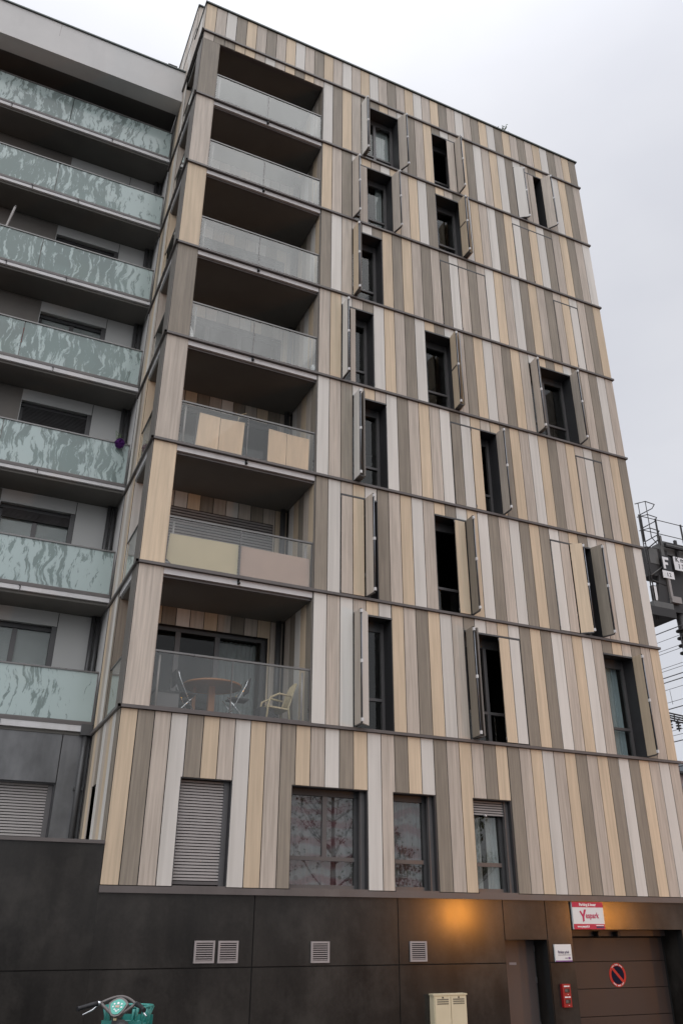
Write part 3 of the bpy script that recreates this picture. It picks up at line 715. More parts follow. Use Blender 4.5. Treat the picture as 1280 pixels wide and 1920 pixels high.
# ---- signs and boxes on the base
t = thing('parking_sign', 'red and white parking rental sign above the garage door corner', 'sign', V(32.35, -0.1, -2.05))
mb = MB(); mb.box(31.06, 33.66, -0.20, -0.065, -2.05, -0.40, 'sign_white'); mb.build('board', t)
mb = MB(); mb.box(31.06, 33.66, -0.206, -0.2015, -0.73, -0.40, 'sign_red'); mb.box(31.06, 33.66, -0.206, -0.2015, -2.05, -1.73, 'sign_red'); mb.build('red_stripe', t)
mb = MB()
for s_, x, z, h, m, sx_, b in (('Parking \u00e0 louer', 32.36, -0.64, 0.052, 'ink_white', 1.0, 0.003), ('www.yespark.fr', 31.85, -1.94, 0.042, 'ink_white', 0.85, 0.002), ('espark', 32.66, -1.38, 0.108, 'ink_magenta', 0.86, 0.0025)):
    vs, fs = text_mesh(s_, x, -0.212, z, h, m, sx=sx_, bold=b); mb = MB(); mb.add(vs, fs, m); mb.build('lettering', t)
Y_ = [(31.62, -0.98), (31.74, -0.93), (31.90, -1.16), (32.02, -0.86), (32.20, -0.86), (31.99, -1.30), (31.99, -1.56), (31.84, -1.60), (31.84, -1.30)]
mb = MB(); mb.quad([V(x, -0.2135, z) for x, z in Y_], 'ink_magenta'); mb.build('big_letter', t); mb = MB()
mb.box(32.92, 33.55, -0.2125, -0.2065, -1.84, -1.79, 'ink_white'); mb.box(32.92, 33.55, -0.2125, -0.2065, -1.98, -1.87, 'ink_navy')
mb.build('small_print', t)
t = thing('notice_sign', 'small white private parking notice on the pier beside the door', 'sign', V(30.0, -0.1, -3.95))
mb = MB(); mb.box(29.33, 30.66, -0.16, -0.065, -3.92, -2.93, 'sign_white'); mb.box(29.33, 30.66, -0.164, -0.161, -3.92, -3.85, 'sign_purple'); mb.build('board', t)
mb = MB()
vs, fs = text_mesh('Parking priv\u00e9', 30.0, -0.168, -3.45, 0.052, 'ink_navy', sx=0.72, bold=0.0015); mb.add(vs, fs, 'ink_navy'); mb.build('lettering', t)
mb = MB(); mb.box(29.55, 30.55, -0.166, -0.162, -3.56, -3.52, 'ink_grey'); mb.box(30.35, 30.53, -0.166, -0.162, -3.78, -3.66, 'sign_purple'); mb.box(30.1, 30.3, -0.166, -0.162, -3.76, -3.69, 'ink_grey'); mb.build('small_print', t)
t = thing('key_box', 'red double key switch box on the pier between door and garage', 'box', V(29.85, -0.1, -6.45))
mb = MB(); mb.box(29.55, 30.18, -0.28, -0.065, -6.45, -5.17, 'box_red'); mb.build('housing', t)
mb = MB()
for z in (-5.80, -6.40):
    mb.box(29.66, 29.92, -0.30, -0.282, z+0.47, z+0.54, 'ink_white'); mb.box(29.95, 30.1, -0.30, -0.282, z+0.47, z+0.54, 'ink_white')
    mb.box(29.7, 30.08, -0.296, -0.282, z+0.16, z+0.38, 'enamel_black'); mb.box(29.7, 29.9, -0.31, -0.297, z+0.2, z+0.34, 'steel_grey'); mb.box(29.9, 29.97, -0.296, -0.282, z+0.04, z+0.07, 'ink_white')
mb.build('switch', t)
t = thing('no_parking_sign', 'round red and dark blue no parking sign on the garage door', 'sign', V(35.9, 1.7, -5.7))
cx, cz, yy = 35.95, -4.86, 1.795; mb = MB(); mb.disc(V(cx, yy, cz), (0, -1, 0), 0.72*U, 0.006, 'ban_red', 48); o1 = mb.build('disc', t)
mb = MB(); mb.disc(V(cx, yy-0.021, cz), (0, -1, 0), 0.55*U, 0.003, 'ban_blue', 48); mb.build('centre', o1)
mb = MB(); a = math.radians(-45); dx, dz = math.cos(a), math.sin(a)
mb.obox(V(cx, yy-0.035, cz)+Vector((-dx*0.55*U-dz*0.03*-1*0, 0, -dz*0.55*U))-Vector((dz, 0, -dx))*0.03, Vector((dx, 0, dz))*1.1*U, Vector((dz, 0, -dx))*0.055, Vector((0, 0.003, 0)), 'ban_red'); mb.build('bar', o1)
mb = MB()
for c0, sg in ((90, 1), (270, 1)):
    for j in range(13):
        if j in (4, 9): continue
        th = math.radians(c0-42+j*7); mb.obox(V(cx+0.63*math.cos(th), yy-0.03, cz+0.63*math.sin(th))-Vector((0.008, 0, 0.012)), (0.014, 0, 0), (0, 0.003, 0), (0, 0, 0.024), 'ink_white')
mb.build('rim_marks', o1)
t = thing('utility_cabinet', 'cream double-door utility cabinet standing against the dark wall', 'cabinet', V(21.05, -0.5, -9.4))
mb = MB(); mb.box(19.93, 22.16, -0.55, -0.065, -9.4, -5.56, 'cabinet_cream'); mb.box(19.88, 22.21, -0.60, -0.065, -5.56, -5.48, 'cabinet_cream'); mb.build('body', t)
for x0, x1 in ((19.98, 21.03), (21.07, 22.12)):
    mb = MB(); mb.box(x0, x1, -0.62, -0.552, -9.2, -5.64, 'cabinet_cream'); d = mb.build('door', t)
    mb = MB()
    for i in range(12):
        for j in range(3): mb.box(x0+0.14+i*0.066, x0+0.18+i*0.066, -0.626, -0.621, -6.02+j*0.11, -5.95+j*0.11, 'black_gap')
    mb.box((x0+x1)/2-0.04, (x0+x1)/2+0.04, -0.66, -0.62, -5.70, -5.62, 'frame_dark'); mb.build('vent_slots', d)
mb = MB(); mb.box(22.16, 22.3, -0.3, -0.065, -9.4, -5.5, 'frame_mid'); mb.build('side_frame', t)

# ================================================================== GREY BUILDING SET BACK ON THE LEFT
lb = thing('balcony_building', 'grey apartment building with long frosted glass balconies, left of the clad tower', 'building', V(-20, 10, -9.4))
XL, YB, YG = -60, 12.6, 9.5
RAIL = {7: 68.35, 6: 59.6, 5: 50.55, 4: 41.6, 3: 32.3, 2: 23.0, 1: 13.8}
GB = {7: 65.05, 6: 56.2, 5: 47.28, 4: 38.2, 3: 28.86, 2: 19.68, 1: 10.45}
WB = {7: 64.4, 6: 55.6, 5: 46.68, 4: 37.54, 3: 28.3, 2: 19.05, 1: 9.74}
mb = MB(); mb.box(XL, -0.06, 6.9, 8.6, 70.12, 74.35, 'render_grey'); mb.box(-12.0, -11.97, 6.89, 6.91, 72.6, 74.3, 'slat_grey'); mb.build('parapet', lb)
mb = MB(); mb.box(XL, -0.05, 6.75, 9.2, 74.35, 74.5, 'coping_green'); mb.build('parapet_coping', lb)
mb = MB(); mb.box(XL, -0.06, 8.6, 20, 71.0, 71.4, 'soffit'); mb.box(XL, -0.06, 12.9, 30, 72, 72.4, 'render_grey'); mb.build('roof_slab', lb)
mb = MB(); mb.box(-1.75, -0.95, 7.2, 8.3, 74.52, 75.15, 'slat_grey'); mb.box(-1.8, -0.9, 7.15, 8.35, 75.15, 75.22, 'trim_grey'); mb.build('roof_vent', lb)
for k in range(1, 8):
    g0, w0, r0 = GB[k], WB[k], RAIL[k]; ztop = WB[k+1]-0.25 if k < 7 else 71.0
    mb = MB()
    mb.box(XL, -0.1, 9.42, 9.62, w0, g0-0.30, 'fascia_white')
    for x in ([-15.0+0.6*k, -6.6-0.3*k+0.9] if k < 7 else [-14.6, -5.6]):
        mb.box(x, x+0.05, 9.40, 9.419, w0+0.0, g0-0.34, 'black_gap'); mb.tube([V(x+0.02, 9.5, w0+0.35), V(x-0.05, 9.2, w0+0.25)], 0.014, 'pipe_grey', 6)
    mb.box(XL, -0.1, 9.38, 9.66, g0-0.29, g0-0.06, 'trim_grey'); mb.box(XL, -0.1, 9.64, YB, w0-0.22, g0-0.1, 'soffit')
    ba = mb.build('balcony', lb)
    gm = MB(); xs = [-0.18, -9.6, -19.3, -29, -40, XL]
    for b, a in zip(xs, xs[1:]): gm.box(a+0.03, b-0.03, 9.47, 9.51, g0, r0, 'glass_frosted')
    go = gm.build('glass_balustrade', ba)
    hm = MB(); hm.box(XL, -0.12, 9.40, 9.58, r0, r0+0.11, 'rail_metal'); hm.box(XL, -0.12, 9.44, 9.54, g0-0.07, g0, 'rail_metal'); hm.box(-0.17, -0.12, 9.44, 9.54, g0, r0, 'rail_metal'); hm.build('handrail', ba)
    # back wall with its window
    mb = MB(); zh = ztop-1.05; zh2 = ztop-0.95
    hs = [(-8.65, -3.1, g0-1, zh), (-30, -18, g0-1, zh)]
    for r in cut((XL, -8.7, g0-0.1, ztop), hs): mb.box(r[0], r[1], YB, YB+0.3, r[2], r[3], 'wall_taupe')
    for r in cut((-8.7, -3.13, g0-0.1, ztop), hs): mb.box(r[0], r[1], YB-0.03, YB+0.3, r[2], r[3], 'wall_white')
    mb.box(-3.07, -0.04, YB-0.03, YB+0.3, g0-0.1, ztop, 'wall_white'); mb.box(-3.2, -3.0, YB+0.01, YB+0.3, g0-0.1, ztop, 'backing')
    mb.build('balcony_wall', lb)
    mb = MB(); y = YB+0.5
    mb.box(-3.45, -3.1, y-0.5, y+0.3, g0-0.1, zh, 'frame_dark'); mb.box(-8.65, -8.4, y, y+0.2, g0-0.1, zh, 'frame_dark'); mb.box(-6.1, -5.75, y-0.02, y+0.2, g0-0.1, zh-0.2, 'frame_mid')
    mb.box(-8.65, -3.45, y-0.1, y+0.2, zh-0.35, zh, 'reveal'); mb.box(-9.5, -2, y+2.5, y+2.7, g0-0.1, ztop, 'room_dark')
    wo = mb.build('window', lb)
    p_ = MB(); p_.box(-8.4, -3.45, y+0.08, y+0.1, g0-0.1, zh-0.35, 'glass_dim'); p_.build('glass_pane', wo)
    if k in (2, 3, 5):
        r_ = MB(); slats(r_, -8.4, -3.45, y-0.12, zh-(1.1 if k == 2 else 2.8), zh-0.3, 8 if k == 2 else 20, 'frame_mid' if k == 2 else 'frame_dark'); r_.build('roller_shutter', wo)
    p_ = MB(); p_.tube([V(-0.62, YB-0.35, g0-0.1), V(-0.62, YB-0.35, ztop)], 0.055, 'pipe_grey', 10); p_.tube([V(-0.25, YB-0.35, g0-0.1), V(-0.25, YB-0.35, ztop)], 0.05, 'pipe_grey', 10)
    for z in (g0+3.5,): p_.box(-0.85, -0.02, YB-0.2, YB-0.05, z, z+0.2, 'frame_dark')
    p_.build('rain_pipe', lb)
# street level: dark metal wall with a roller shutter
mb = MB()
hs = [(-9.6, -1.86, 2.0, 6.40)]
for a, b in ((XL, -1.90), (-1.84, -0.06)):
    for r in cut((a, b, 2.0, 9.72), hs): mb.box(r[0], r[1], 9.72, 9.9, r[2], r[3], 'zinc_dark')
mb.box(XL, -0.06, 9.9, 10.3, 6.4, 9.72, 'backing'); mb.box(-1.86, -0.06, 9.9, 10.3, 2.0, 6.4, 'backing'); mb.build('street_wall', lb)
mb = MB(); mb.box(-9.6, -1.86, 10.75, 10.9, 2, 6.4, 'black_gap'); mb.box(-1.95, -1.86, 9.9, 10.75, 2, 6.4, 'reveal'); mb.box(-2.25, -1.95, 10.2, 10.45, 2, 6.4, 'frame_mid'); mb.box(-9.6, -1.95, 9.9, 10.7, 6.3, 6.4, 'reveal')
wo = mb.build('street_window', lb)
r_ = MB(); slats(r_, -9.6, -2.25, 10.4, 2.0, 6.3, 24, 'slat_grey'); r_.build('roller_shutter', wo)
mb = MB(); mb.box(-0.82, -0.07, 9.2, 9.70, 9.5, 10.22, 'pipe_grey'); mb.tube([V(-0.45, 9.5, 2.0), V(-0.45, 9.5, 9.5)], 0.062, 'pipe_grey', 12); mb.box(-0.75, -0.15, 9.42, 9.7, 6.0, 6.15, 'pipe_grey'); mb.build('downpipe', lb)
mb = MB(); mb.box(XL, -0.35, 13.2, 30, -9.4, 72, 'render_grey'); mb.build('rear_block', lb)
mb = MB()
for b, a in zip((0.026, -14, -28, -42), (-14, -28, -42, XL)):
    for z0, z1 in ((G0, -3.99), (-3.93, 2.04)): mb.box(a+0.03, b-0.03, -0.06, 0.0, z0-0.001, z1, 'concrete_black')
mb.box(XL, -0.03, 0.0, 0.5, G0, 2.04, 'black_gap'); mb.box(XL, -0.3, 0.5, 9.9, 1.6, 1.95, 'render_grey')
mb.build('terrace_wall', lb)
mb = MB(); mb.box(XL, -0.01, -0.2, 0.6, 2.04, 2.22, 'trim_grey'); mb.build('terrace_coping', lb)

# ================================================================== THINGS ON THE BALCONIES
def prism(mb, pts, y0, y1, m):
    n = len(pts); vs = [V(x, y0, z) for x, z in pts]+[V(x, y1, z) for x, z in pts]
    mb.add(vs, [tuple(range(n))[::-1], tuple(range(n, 2*n))]+[(i, (i+1) % n, n+(i+1) % n, n+i) for i in range(n)], m)
def board(pts, m, label, group):
    mb = MB(); prism(mb, pts, 0.34, 0.40, m); return tag(mb.build('screen_board'), label, 'board', group)
z3 = Z[3]
board([(2.94, z3+0.35), (4.58, z3+0.35), (4.60, z3+3.18), (3.08, z3+3.22)], 'plywood', 'knotty plywood board behind balcony glass, leftmost of the four', 'plywood boards screening a balcony')
board([(4.62, z3+0.35), (6.34, z3+0.35), (6.46, z3+3.26), (4.64, z3+3.14)], 'plywood', 'knotty plywood board behind balcony glass, just left of the middle post', 'plywood boards screening a balcony')
board([(8.31, z3+0.35), (9.74, z3+0.35), (9.74, z3+3.20), (8.33, z3+3.26)], 'plywood', 'knotty plywood board behind balcony glass, just right of the bare glass gap', 'plywood boards screening a balcony')
board([(9.78, z3+0.35), (11.53, z3+0.35), (11.57, z3+3.18), (9.78, z3+3.18)], 'plywood', 'knotty plywood board behind balcony glass, rightmost of the four', 'plywood boards screening a balcony')
z2 = Z[2]
board([(1.75, z2+0.75), (2.2, z2+0.35), (6.58, z2+0.35), (6.58, z2+2.6), (1.85, z2+2.55)], 'panel_yellow', 'pale yellow screen panel behind the left half of the balcony glass', 'coloured screens on a balcony')
board([(6.78, z2+0.35), (11.83, z2+0.35), (11.80, z2+2.52), (6.78, z2+2.58)], 'panel_pink', 'dull pink screen panel behind the right half of the balcony glass', 'coloured screens on a balcony')
# antler-like stick above the rail
mb = MB(); p = V(6.0, 0.75, z3+3.3)
mb.tube([p, p+Vector((0.05, 0, 0.25)), p+Vector((0.2, 0, 0.33))], 0.008, 'rattan', 6); mb.tube([p+Vector((0.05, 0, 0.25)), p+Vector((-0.06, 0, 0.28))], 0.007, 'table_wood', 6); mb.tube([p+Vector((0, 0, -0.9)), p], 0.009, 'rattan', 6)
tag(mb.build('dry_stick'), 'forked dry stick poking above the rail of the plywood balcony', 'stick')
# table
z1 = Z[1]+0.10; cx, cy = 6.0, 2.2
t = thing('balcony_table', 'round orange-brown wooden table on the lowest glass balcony', 'table', V(cx, cy, z1))
mb = MB(); mb.disc(V(cx, cy, z1+2.28), (0, 0, 1), 0.57, 0.03, 'table_wood', 40); mb.torus(V(cx, cy, z1+2.3), (0, 0, 1), 0.57, 0.022, 'table_wood', 40); mb.build('table_top', t)
mb = MB(); mb.box(cx-0.24, cx+0.16, cy-0.18, cy+0.18, z1, z1+2.28, 'table_wood'); mb.build('leg', t)
mb = MB(); mb.box(cx-1.1, cx-0.9, cy+0.5, cy+0.7, z1, z1+2.28, 'table_wood'); mb.build('leg', t)
def fold_chair(x, y, sgn, label):
    t = thing('folding_chair', label, 'chair', V(x, y, z1), 'folding chairs at the balcony table')
    f = MB()
    for dy in (-0.6, 0.6):
        f.tube([V(x-0.55*sgn, y+dy, z1+2.75), V(x-0.4*sgn, y+dy, z1+2.3), V(x+0.75*sgn, y+dy, z1)], 0.011, 'chrome', 8)
        f.tube([V(x+0.75*sgn, y+dy*0.9, z1+1.45), V(x-0.6*sgn, y+dy*0.9, z1)], 0.011, 'chrome', 8)
    f.build('frame', t)
    s_ = MB(); s_.box(x-0.55, x+0.7, y-0.55, y+0.55, z1+1.42, z1+1.5, 'fabric_dark'); s_.build('seat', t)
    b_ = MB(); b_.obox(V(x-0.62*sgn, y-0.55, z1+1.9), V(0, 1.1, 0)-V(0, 0, 0), V(-0.08*sgn, 0, 0.95)-V(0, 0, 0), V(0.05, 0, 0)-V(0, 0, 0), 'fabric_dark'); b_.build('backrest', t)
fold_chair(4.0, 1.7, 1, 'chrome folding chair with black seat, left of the round table')
fold_chair(7.5, 1.7, -1, 'chrome folding chair with black seat, right of the round table')
t = thing('rattan_armchair', 'pale rattan armchair at the right end of the lowest glass balcony', 'armchair', V(10.5, 2, z1))
f = MB(); x, y = 10.3, 1.9
def P_(a, b, c): return V(x+a, y+b, z1+c)
for dy in (-0.8, 0.8):
    f.tube([P_(-0.95, dy, 0), P_(-0.85, dy, 1.1), P_(-0.7, dy, 1.75), P_(-0.1, dy, 2.05), P_(0.75, dy, 1.95)], 0.02, 'rattan', 8)
    f.tube([P_(0.75, dy*0.9, 0), P_(0.6, dy*0.9, 1.2), P_(0.95, dy*0.8, 2.3), P_(1.2, dy*0.6, 2.9)], 0.02, 'rattan', 8)
    f.tube([P_(-0.9, dy, 0.4), P_(0.65, dy*0.9, 0.35)], 0.012, 'rattan', 6)
    f.tube([P_(-0.9, dy, 0.9), P_(0.2, dy, 0.3), P_(0.7, dy, 0.15)], 0.01, 'fabric_dark', 6)
f.build('frame', t)
s_ = MB(); s_.obox(P_(-0.9, -0.75, 1.15), V(1.5, 0, -0.1)-V(0, 0, 0), V(0, 1.5, 0)-V(0, 0, 0), (0, 0, 0.03), 'rattan'); s_.build('seat', t)
b_ = MB()
for i in range(9):
    q = -0.7+1.4*i/8; b_.tube([P_(0.6, q, 1.2), P_(0.95, q*0.9, 2.3), P_(1.2+0.05*(1-abs(q)), q*0.72, 2.85+0.15*(1-q*q))], 0.012, 'rattan', 6)
b_.tube([P_(0.95, -0.66, 2.3), P_(1.02, 0, 2.35), P_(0.95, 0.66, 2.3)], 0.012, 'rattan', 6); b_.tube([P_(1.2, -0.5, 2.85), P_(1.27, 0, 3.02), P_(1.2, 0.5, 2.85)], 0.016, 'rattan', 6)
b_.build('backrest', t)
c_ = MB(); c_.box(x-1.25, x-0.3, y-0.5, y+0.6, z1+0.1, z1+1.15, 'fabric_dark')
tag(c_.build('storage_crate'), 'dark crate on the balcony floor under the rattan armchair', 'crate')
bx = MB(); bx.box(2.1, 3.6, 1.0, 2.4, z1, z1+1.3, 'frame_mid'); bx.box(2.05, 3.65, 0.95, 2.45, z1+1.3, z1+1.42, 'fabric_dark'); tag(bx.build('storage_box'), 'dark lidded storage box behind the glass, left of the folding chair', 'box')
# crumpled bags and the flower bunch
def blob(name, c, r, m, label, cat, squash=(1, 1, 1), seed=0, group=None):
    bm = bmesh.new(); bmesh.ops.create_icosphere(bm, subdivisions=3, radius=1); rn = random.Random(seed)
    ph = [rn.uniform(0, 6) for _ in range(6)]
    for v in bm.verts:
        n = v.co.normalized(); k = 1+0.22*math.sin(n.x*5+ph[0])*math.sin(n.z*6+ph[1])+0.16*math.sin(n.y*9+ph[2]+n.z*7)+0.06*math.sin(n.x*17+ph[3])
        v.co = Vector((n.x*k*r*squash[0], n.y*k*r*squash[1], n.z*k*r*squash[2]))
    me = bpy.data.meshes.new(name); bm.to_mesh(me); bm.free(); me.materials.append(MATS[m])
    o = bpy.data.objects.new(name, me); COL.objects.link(o); o.location = c; o['label'] = label; o['category'] = cat
    if group: o['group'] = group
    return o
blob('plastic_bag', V(0.35, 2.1, Z[4]+0.75), 0.13, 'fabric_white', 'crumpled white bag behind the side glass near the corner column', 'bag', (0.8, 1.1, 0.9), 1)
blob('plastic_bag', V(1.78, 0.5, Z[4]+0.9), 0.13, 'fabric_white', 'tall white bag squeezed between the dark column and the front glass', 'bag', (0.5, 0.6, 1.5), 2)
blob('plastic_bag', V(11.75, 0.5, Z[4]+0.75), 0.10, 'fabric_white', 'small white bag at the right end of the balcony floor', 'bag', (0.6, 0.7, 1.3), 3)
t = thing('flower_bunch', 'bunch of purple flowers hung on the frosted balcony rail', 'flowers', V(-1.0, 9.1, RAIL[3]-0.6))
rn = random.Random(5); mb = MB()
for i in range(240):
    d = Vector((rn.gauss(0, 1), rn.gauss(0, 1), rn.gauss(0, 1))).normalized()*0.105*rn.uniform(0.5, 1.1); c = V(-1.0, 9.1, RAIL[3]-0.15)+d
    a = Vector((rn.gauss(0, 1), rn.gauss(0, 1), rn.gauss(0, 1))).normalized()*0.035; b = a.cross(Vector((0.3, 0.5, 0.8))).normalized()*0.03
    mb.quad([c-a, c-b, c+a, c+b], 'flower_purple')
mb.build('petals', t)
mb = MB()
for i in range(9): mb.tube([V(-1.0, 9.1, RAIL[3]-0.1), V(-1.0+rn.uniform(-.3, .3), 9.3, RAIL[3]+0.35), V(-1.0+rn.uniform(-.6, .2), 9.35, RAIL[3]+rn.uniform(.6, 1.1))], 0.004, 'leaf_green', 4)
mb.build('stem', t)
mb = MB(); mb.tube([V(-13.1, 9.9, Z[5]+2), V(-12.35, 9.75, 53.2)], 0.032, 'slat_grey', 10); mb.tube([V(-12.35, 9.75, 53.2), V(-12.30, 9.74, 53.35)], 0.03, 'frame_mid', 8)
tag(mb.build('parasol_pole'), 'white slanted pole rising behind a frosted balcony rail', 'pole')
mb = MB()
for m, x0, x1, a, b in (('fabric_red', -12.6, -9.3, 1.5, 3.0), ('fabric_yellow', -12.6, -9.9, 0.3, 1.45)):
    for i in range(12):
        xa = x0+(x1-x0)*i/12; xb = x0+(x1-x0)*(i+1)/12; mb.quad([V(xa, 9.75+0.05*(i % 2), GB[4]+a), V(xb, 9.75+0.05*((i+1) % 2), GB[4]+a), V(xb, 9.75+0.05*((i+1) % 2), GB[4]+b), V(xa, 9.75+0.05*(i % 2), GB[4]+b)], m)
tag(mb.build('beach_towel'), 'red and yellow cloth hanging behind the frosted balcony glass', 'towel')
mb = MB(); mb.box(-6.9, -5.7, 9.7, 10.3, GB[5]+0.6, GB[5]+2.2, 'fabric_yellow'); tag(mb.build('storage_box'), 'yellowish box glimpsed through the frosted balcony glass', 'box')
# weeds on the roof edge
def weed(x, h, n, label):
    t = thing('weed_plant', label, 'plant', V(x, 0.4, Z[9]+0.1), 'weeds on the roof edge'); rn = random.Random(int(x)); st = MB(); lf = MB()
    for i in range(n):
        dx, dy = rn.uniform(-1, 1)*h*0.8, rn.uniform(-1, 1)*h*0.5; a = V(x, 0.3, Z[9]+0.1); e = V(x+dx, 0.3+dy, Z[9]+0.1+h*rn.uniform(0.5, 1)); mid = (a+e)/2+Vector((0, 0, h*0.05))
        st.tube([a, mid, e], 0.006, 'leaf_green', 4)
        for j in range(5):
            c = a.lerp(e, rn.uniform(0.4, 1.0)); p1 = Vector((rn.gauss(0, 1), rn.gauss(0, 1), rn.gauss(0, 1))).normalized()*0.06; p2 = p1.cross(Vector((0.2, 0.9, 0.4))).normalized()*0.02; lf.quad([c, c+p1*0.5+p2, c+p1, c+p1*0.5-p2], 'leaf_green')
    st.build('stem', t); lf.build('leaves', t)
weed(33.6, 1.25, 14, 'larger wispy weed growing on the roof edge'); weed(29.2, 0.6, 6, 'tiny weed sprouting on the roof edge')

# ================================================================== RAILWAY BEYOND THE TOWER
YR = 26.9
t = thing('signal_gantry', 'dark steel railway signal gantry with caged ladder behind the tower', 'gantry', V(78, YR, -9.4))
KR = YR+49.28
def R_(xm, dy, zm): k = (KR+dy)/KR; return V(-8.71+(xm+8.71)*k, YR+dy, -1.88+(zm+1.88)*k)
def RB(mb, x0, x1, d0, d1, z0, z1, m):
    k = (KR+d0)/KR; mb.box(-8.71+(x0+8.71)*k, -8.71+(x1+8.71)*k, YR+d0, YR+d1, -1.88+(z0+1.88)*k, -1.88+(z1+1.88)*k, m)
mb = MB()
for z in (50.9, 48.84, 46.75):      # cage hoops
    mb.tube([R_(71.6, 0.3, z), R_(72.2, -1.0, z+0.25), R_(73.63, -1.8, z+0.85), R_(75.28, -1.2, z+0.72), R_(74.7, 0.4, z-0.05), R_(72.3, 0.9, z-1.5)], 0.022, 'steel_dark', 6)
mb.tube([R_(73.63, -1.8, 51.76), R_(73.63, -1.8, 47.4), R_(73.6, -1.7, 46.2), R_(74.4, -0.6, 45.4)], 0.02, 'steel_dark', 6)
mb.tube([R_(72.2, -1.0, 51.1), R_(72.2, -1.0, 45.5)], 0.02, 'steel_dark', 6)
mb.build('ladder_cage', t)
mb = MB()
for x in (71.9, 72.3): mb.tube([R_(x, 0, 34), R_(x, 0, 49.3)], 0.028, 'steel_dark', 6)
for i in range(16): mb.tube([R_(71.9, 0, 34.5+i*0.95), R_(72.3, 0.8, 34.5+i*0.95)], 0.014, 'steel_grey', 5)
mb.build('ladder', t)
mb = MB()
for x in (72.05, 74.95, 79.6, 84.5, 89.5): mb.box(x-0.08, x+0.08, YR-0.1, YR+0.1, 45.2, 49.3, 'steel_dark')
for z in (49.15, 47.0): mb.tube([V(72, YR, z), V(90, YR, z)], 0.018, 'steel_dark', 6)
mb.build('railing', t)
mb = MB()
RB(mb, 72.3, 76.0, 0.2, 2.2, 40.4, 44.6, 'steel_dark'); RB(mb, 72.6, 74.2, 0.15, 0.19, 42.2, 44.5, 'steel_grey'); RB(mb, 74.95, 75.5, -0.1, 0.19, 40, 46.8, 'steel_grey')
RB(mb, 75.6, 90, 0.3, 2.4, 44.0, 46.0, 'steel_grey'); RB(mb, 76.1, 90, -0.6, -0.2, 45.3, 45.9, 'steel_dark'); RB(mb, 76.2, 90, -0.62, -0.61, 45.55, 45.75, 'steel_grey'); RB(mb, 77.9, 78.3, -0.1, 0.2, 43, 46.6, 'steel_dark')
RB(mb, 75.6, 90, 0.6, 2.2, 38.6, 44.0, 'steel_dark')
mb.tube([R_(72.2, 0.1, 44.0), R_(75.0, 0.1, 46.2)], 0.03, 'steel_dark', 6); mb.tube([R_(72.2, 0.1, 40.2), R_(75.0, 0.1, 42.2)], 0.03, 'steel_grey', 6); mb.tube([R_(72.3, 0.1, 39.6), R_(74.6, 0.1, 39.2)], 0.05, 'steel_dark', 6)
mb.build('beam', t)
mb = MB()
RB(mb, 71.4, 75.6, -0.6, 3.5, 34.7, 35.9, 'steel_dark'); RB(mb, 72.0, 75.4, -0.3, 2.5, 35.9, 36.7, 'steel_grey'); RB(mb, 75.4, 84, 0.2, 2.4, 35.6, 38.9, 'steel_dark')
prism(mb, [(72.8, 36.6), (74.4, 36.6), (75.4, 40.6), (73.7, 40.6)], YR, YR+0.5, 'steel_dark'); RB(mb, 72.2, 72.9, 0.1, 0.6, 36.7, 38.9, 'steel_grey'); RB(mb, 72.25, 72.85, 0.09, 0.099, 36.8, 38.8, 'enamel_white')
RB(mb, 75.3, 75.7, -0.3, 0.0, 37.6, 40.6, 'slat_grey'); RB(mb, 75.4, 77.1, -0.35, 0.1, 37.0, 37.9, 'slat_grey')
mb.build('platform', t)
mb = MB(); mb.tube([R_(76.2, 0.8, 35.5), R_(76.4, 0.8, 28.5)], 0.17, 'steel_dark', 10)
for z in (33.0, 32.0, 31.0, 30.0): mb.disc(R_(76.2, 0.8, z), (0, 0, 1), 0.27, 0.05, 'steel_dark', 14)
mb.box(82, 84, YR, YR+1.6, -9.4, 44.2, 'steel_dark'); mb.build('post', t)
t = thing('letter_sign', 'black plate with a big white letter F on the railway gantry', 'sign', V(75.4, YR-0.3, 41.6))
mb = MB(); RB(mb, 74.7, 76.4, -0.30, -0.24, 41.6, 43.75, 'enamel_black'); mb.build('plate', t)
mb = MB(); RB(mb, 74.93, 75.3, -0.33, -0.305, 41.8, 43.55, 'enamel_white'); RB(mb, 75.3, 76.0, -0.33, -0.305, 43.17, 43.55, 'enamel_white'); RB(mb, 75.3, 75.8, -0.33, -0.305, 42.42, 42.78, 'enamel_white'); mb.build('lettering', t)
t = thing('number_plate', 'white plate numbered 12 under the letter F sign', 'sign', V(75.5, YR-0.3, 40.3))
mb = MB(); RB(mb, 74.55, 76.55, -0.36, -0.30, 40.4, 41.5, 'enamel_white'); mb.build('plate', t)
for s_, x in (('1', 75.0), ('2', 75.45)):
    mb = MB(); vs, fs = text_mesh(s_, x, YR-0.37, 40.5, 0.17, 'enamel_black', bold=0.004); mb.add(vs, fs, 'enamel_black'); mb.build('digit', t)
t = thing('kilometre_sign', 'white kilometre plate reading Km 13 beside the letter F sign', 'sign', V(78.2, YR-0.3, 41.9))
mb = MB(); RB(mb, 77.0, 79.7, -0.36, -0.30, 41.95, 43.95, 'enamel_white'); mb.build('plate', t)
for s_, x, z in (('K', 77.2, 43.0), ('m', 78.2, 43.05), ('1', 77.45, 42.05), ('3', 78.1, 42.05)):
    mb = MB(); vs, fs = text_mesh(s_, x, YR-0.37, z, 0.22, 'enamel_black', bold=0.008); mb.add(vs, fs, 'enamel_black'); mb.build('letter', t)
t = thing('catenary_crossbeam', 'dark lattice crossbeam with hanging insulators over the tracks', 'beam', V(80, YR+2, 21.9))
mb = MB()
for z in (21.9, 22.5):
    for y in (YR+1.6, YR+2.4): mb.tube([V(70, y, z+0.0), V(100, y, z-2.2)], 0.03, 'steel_dark', 6)
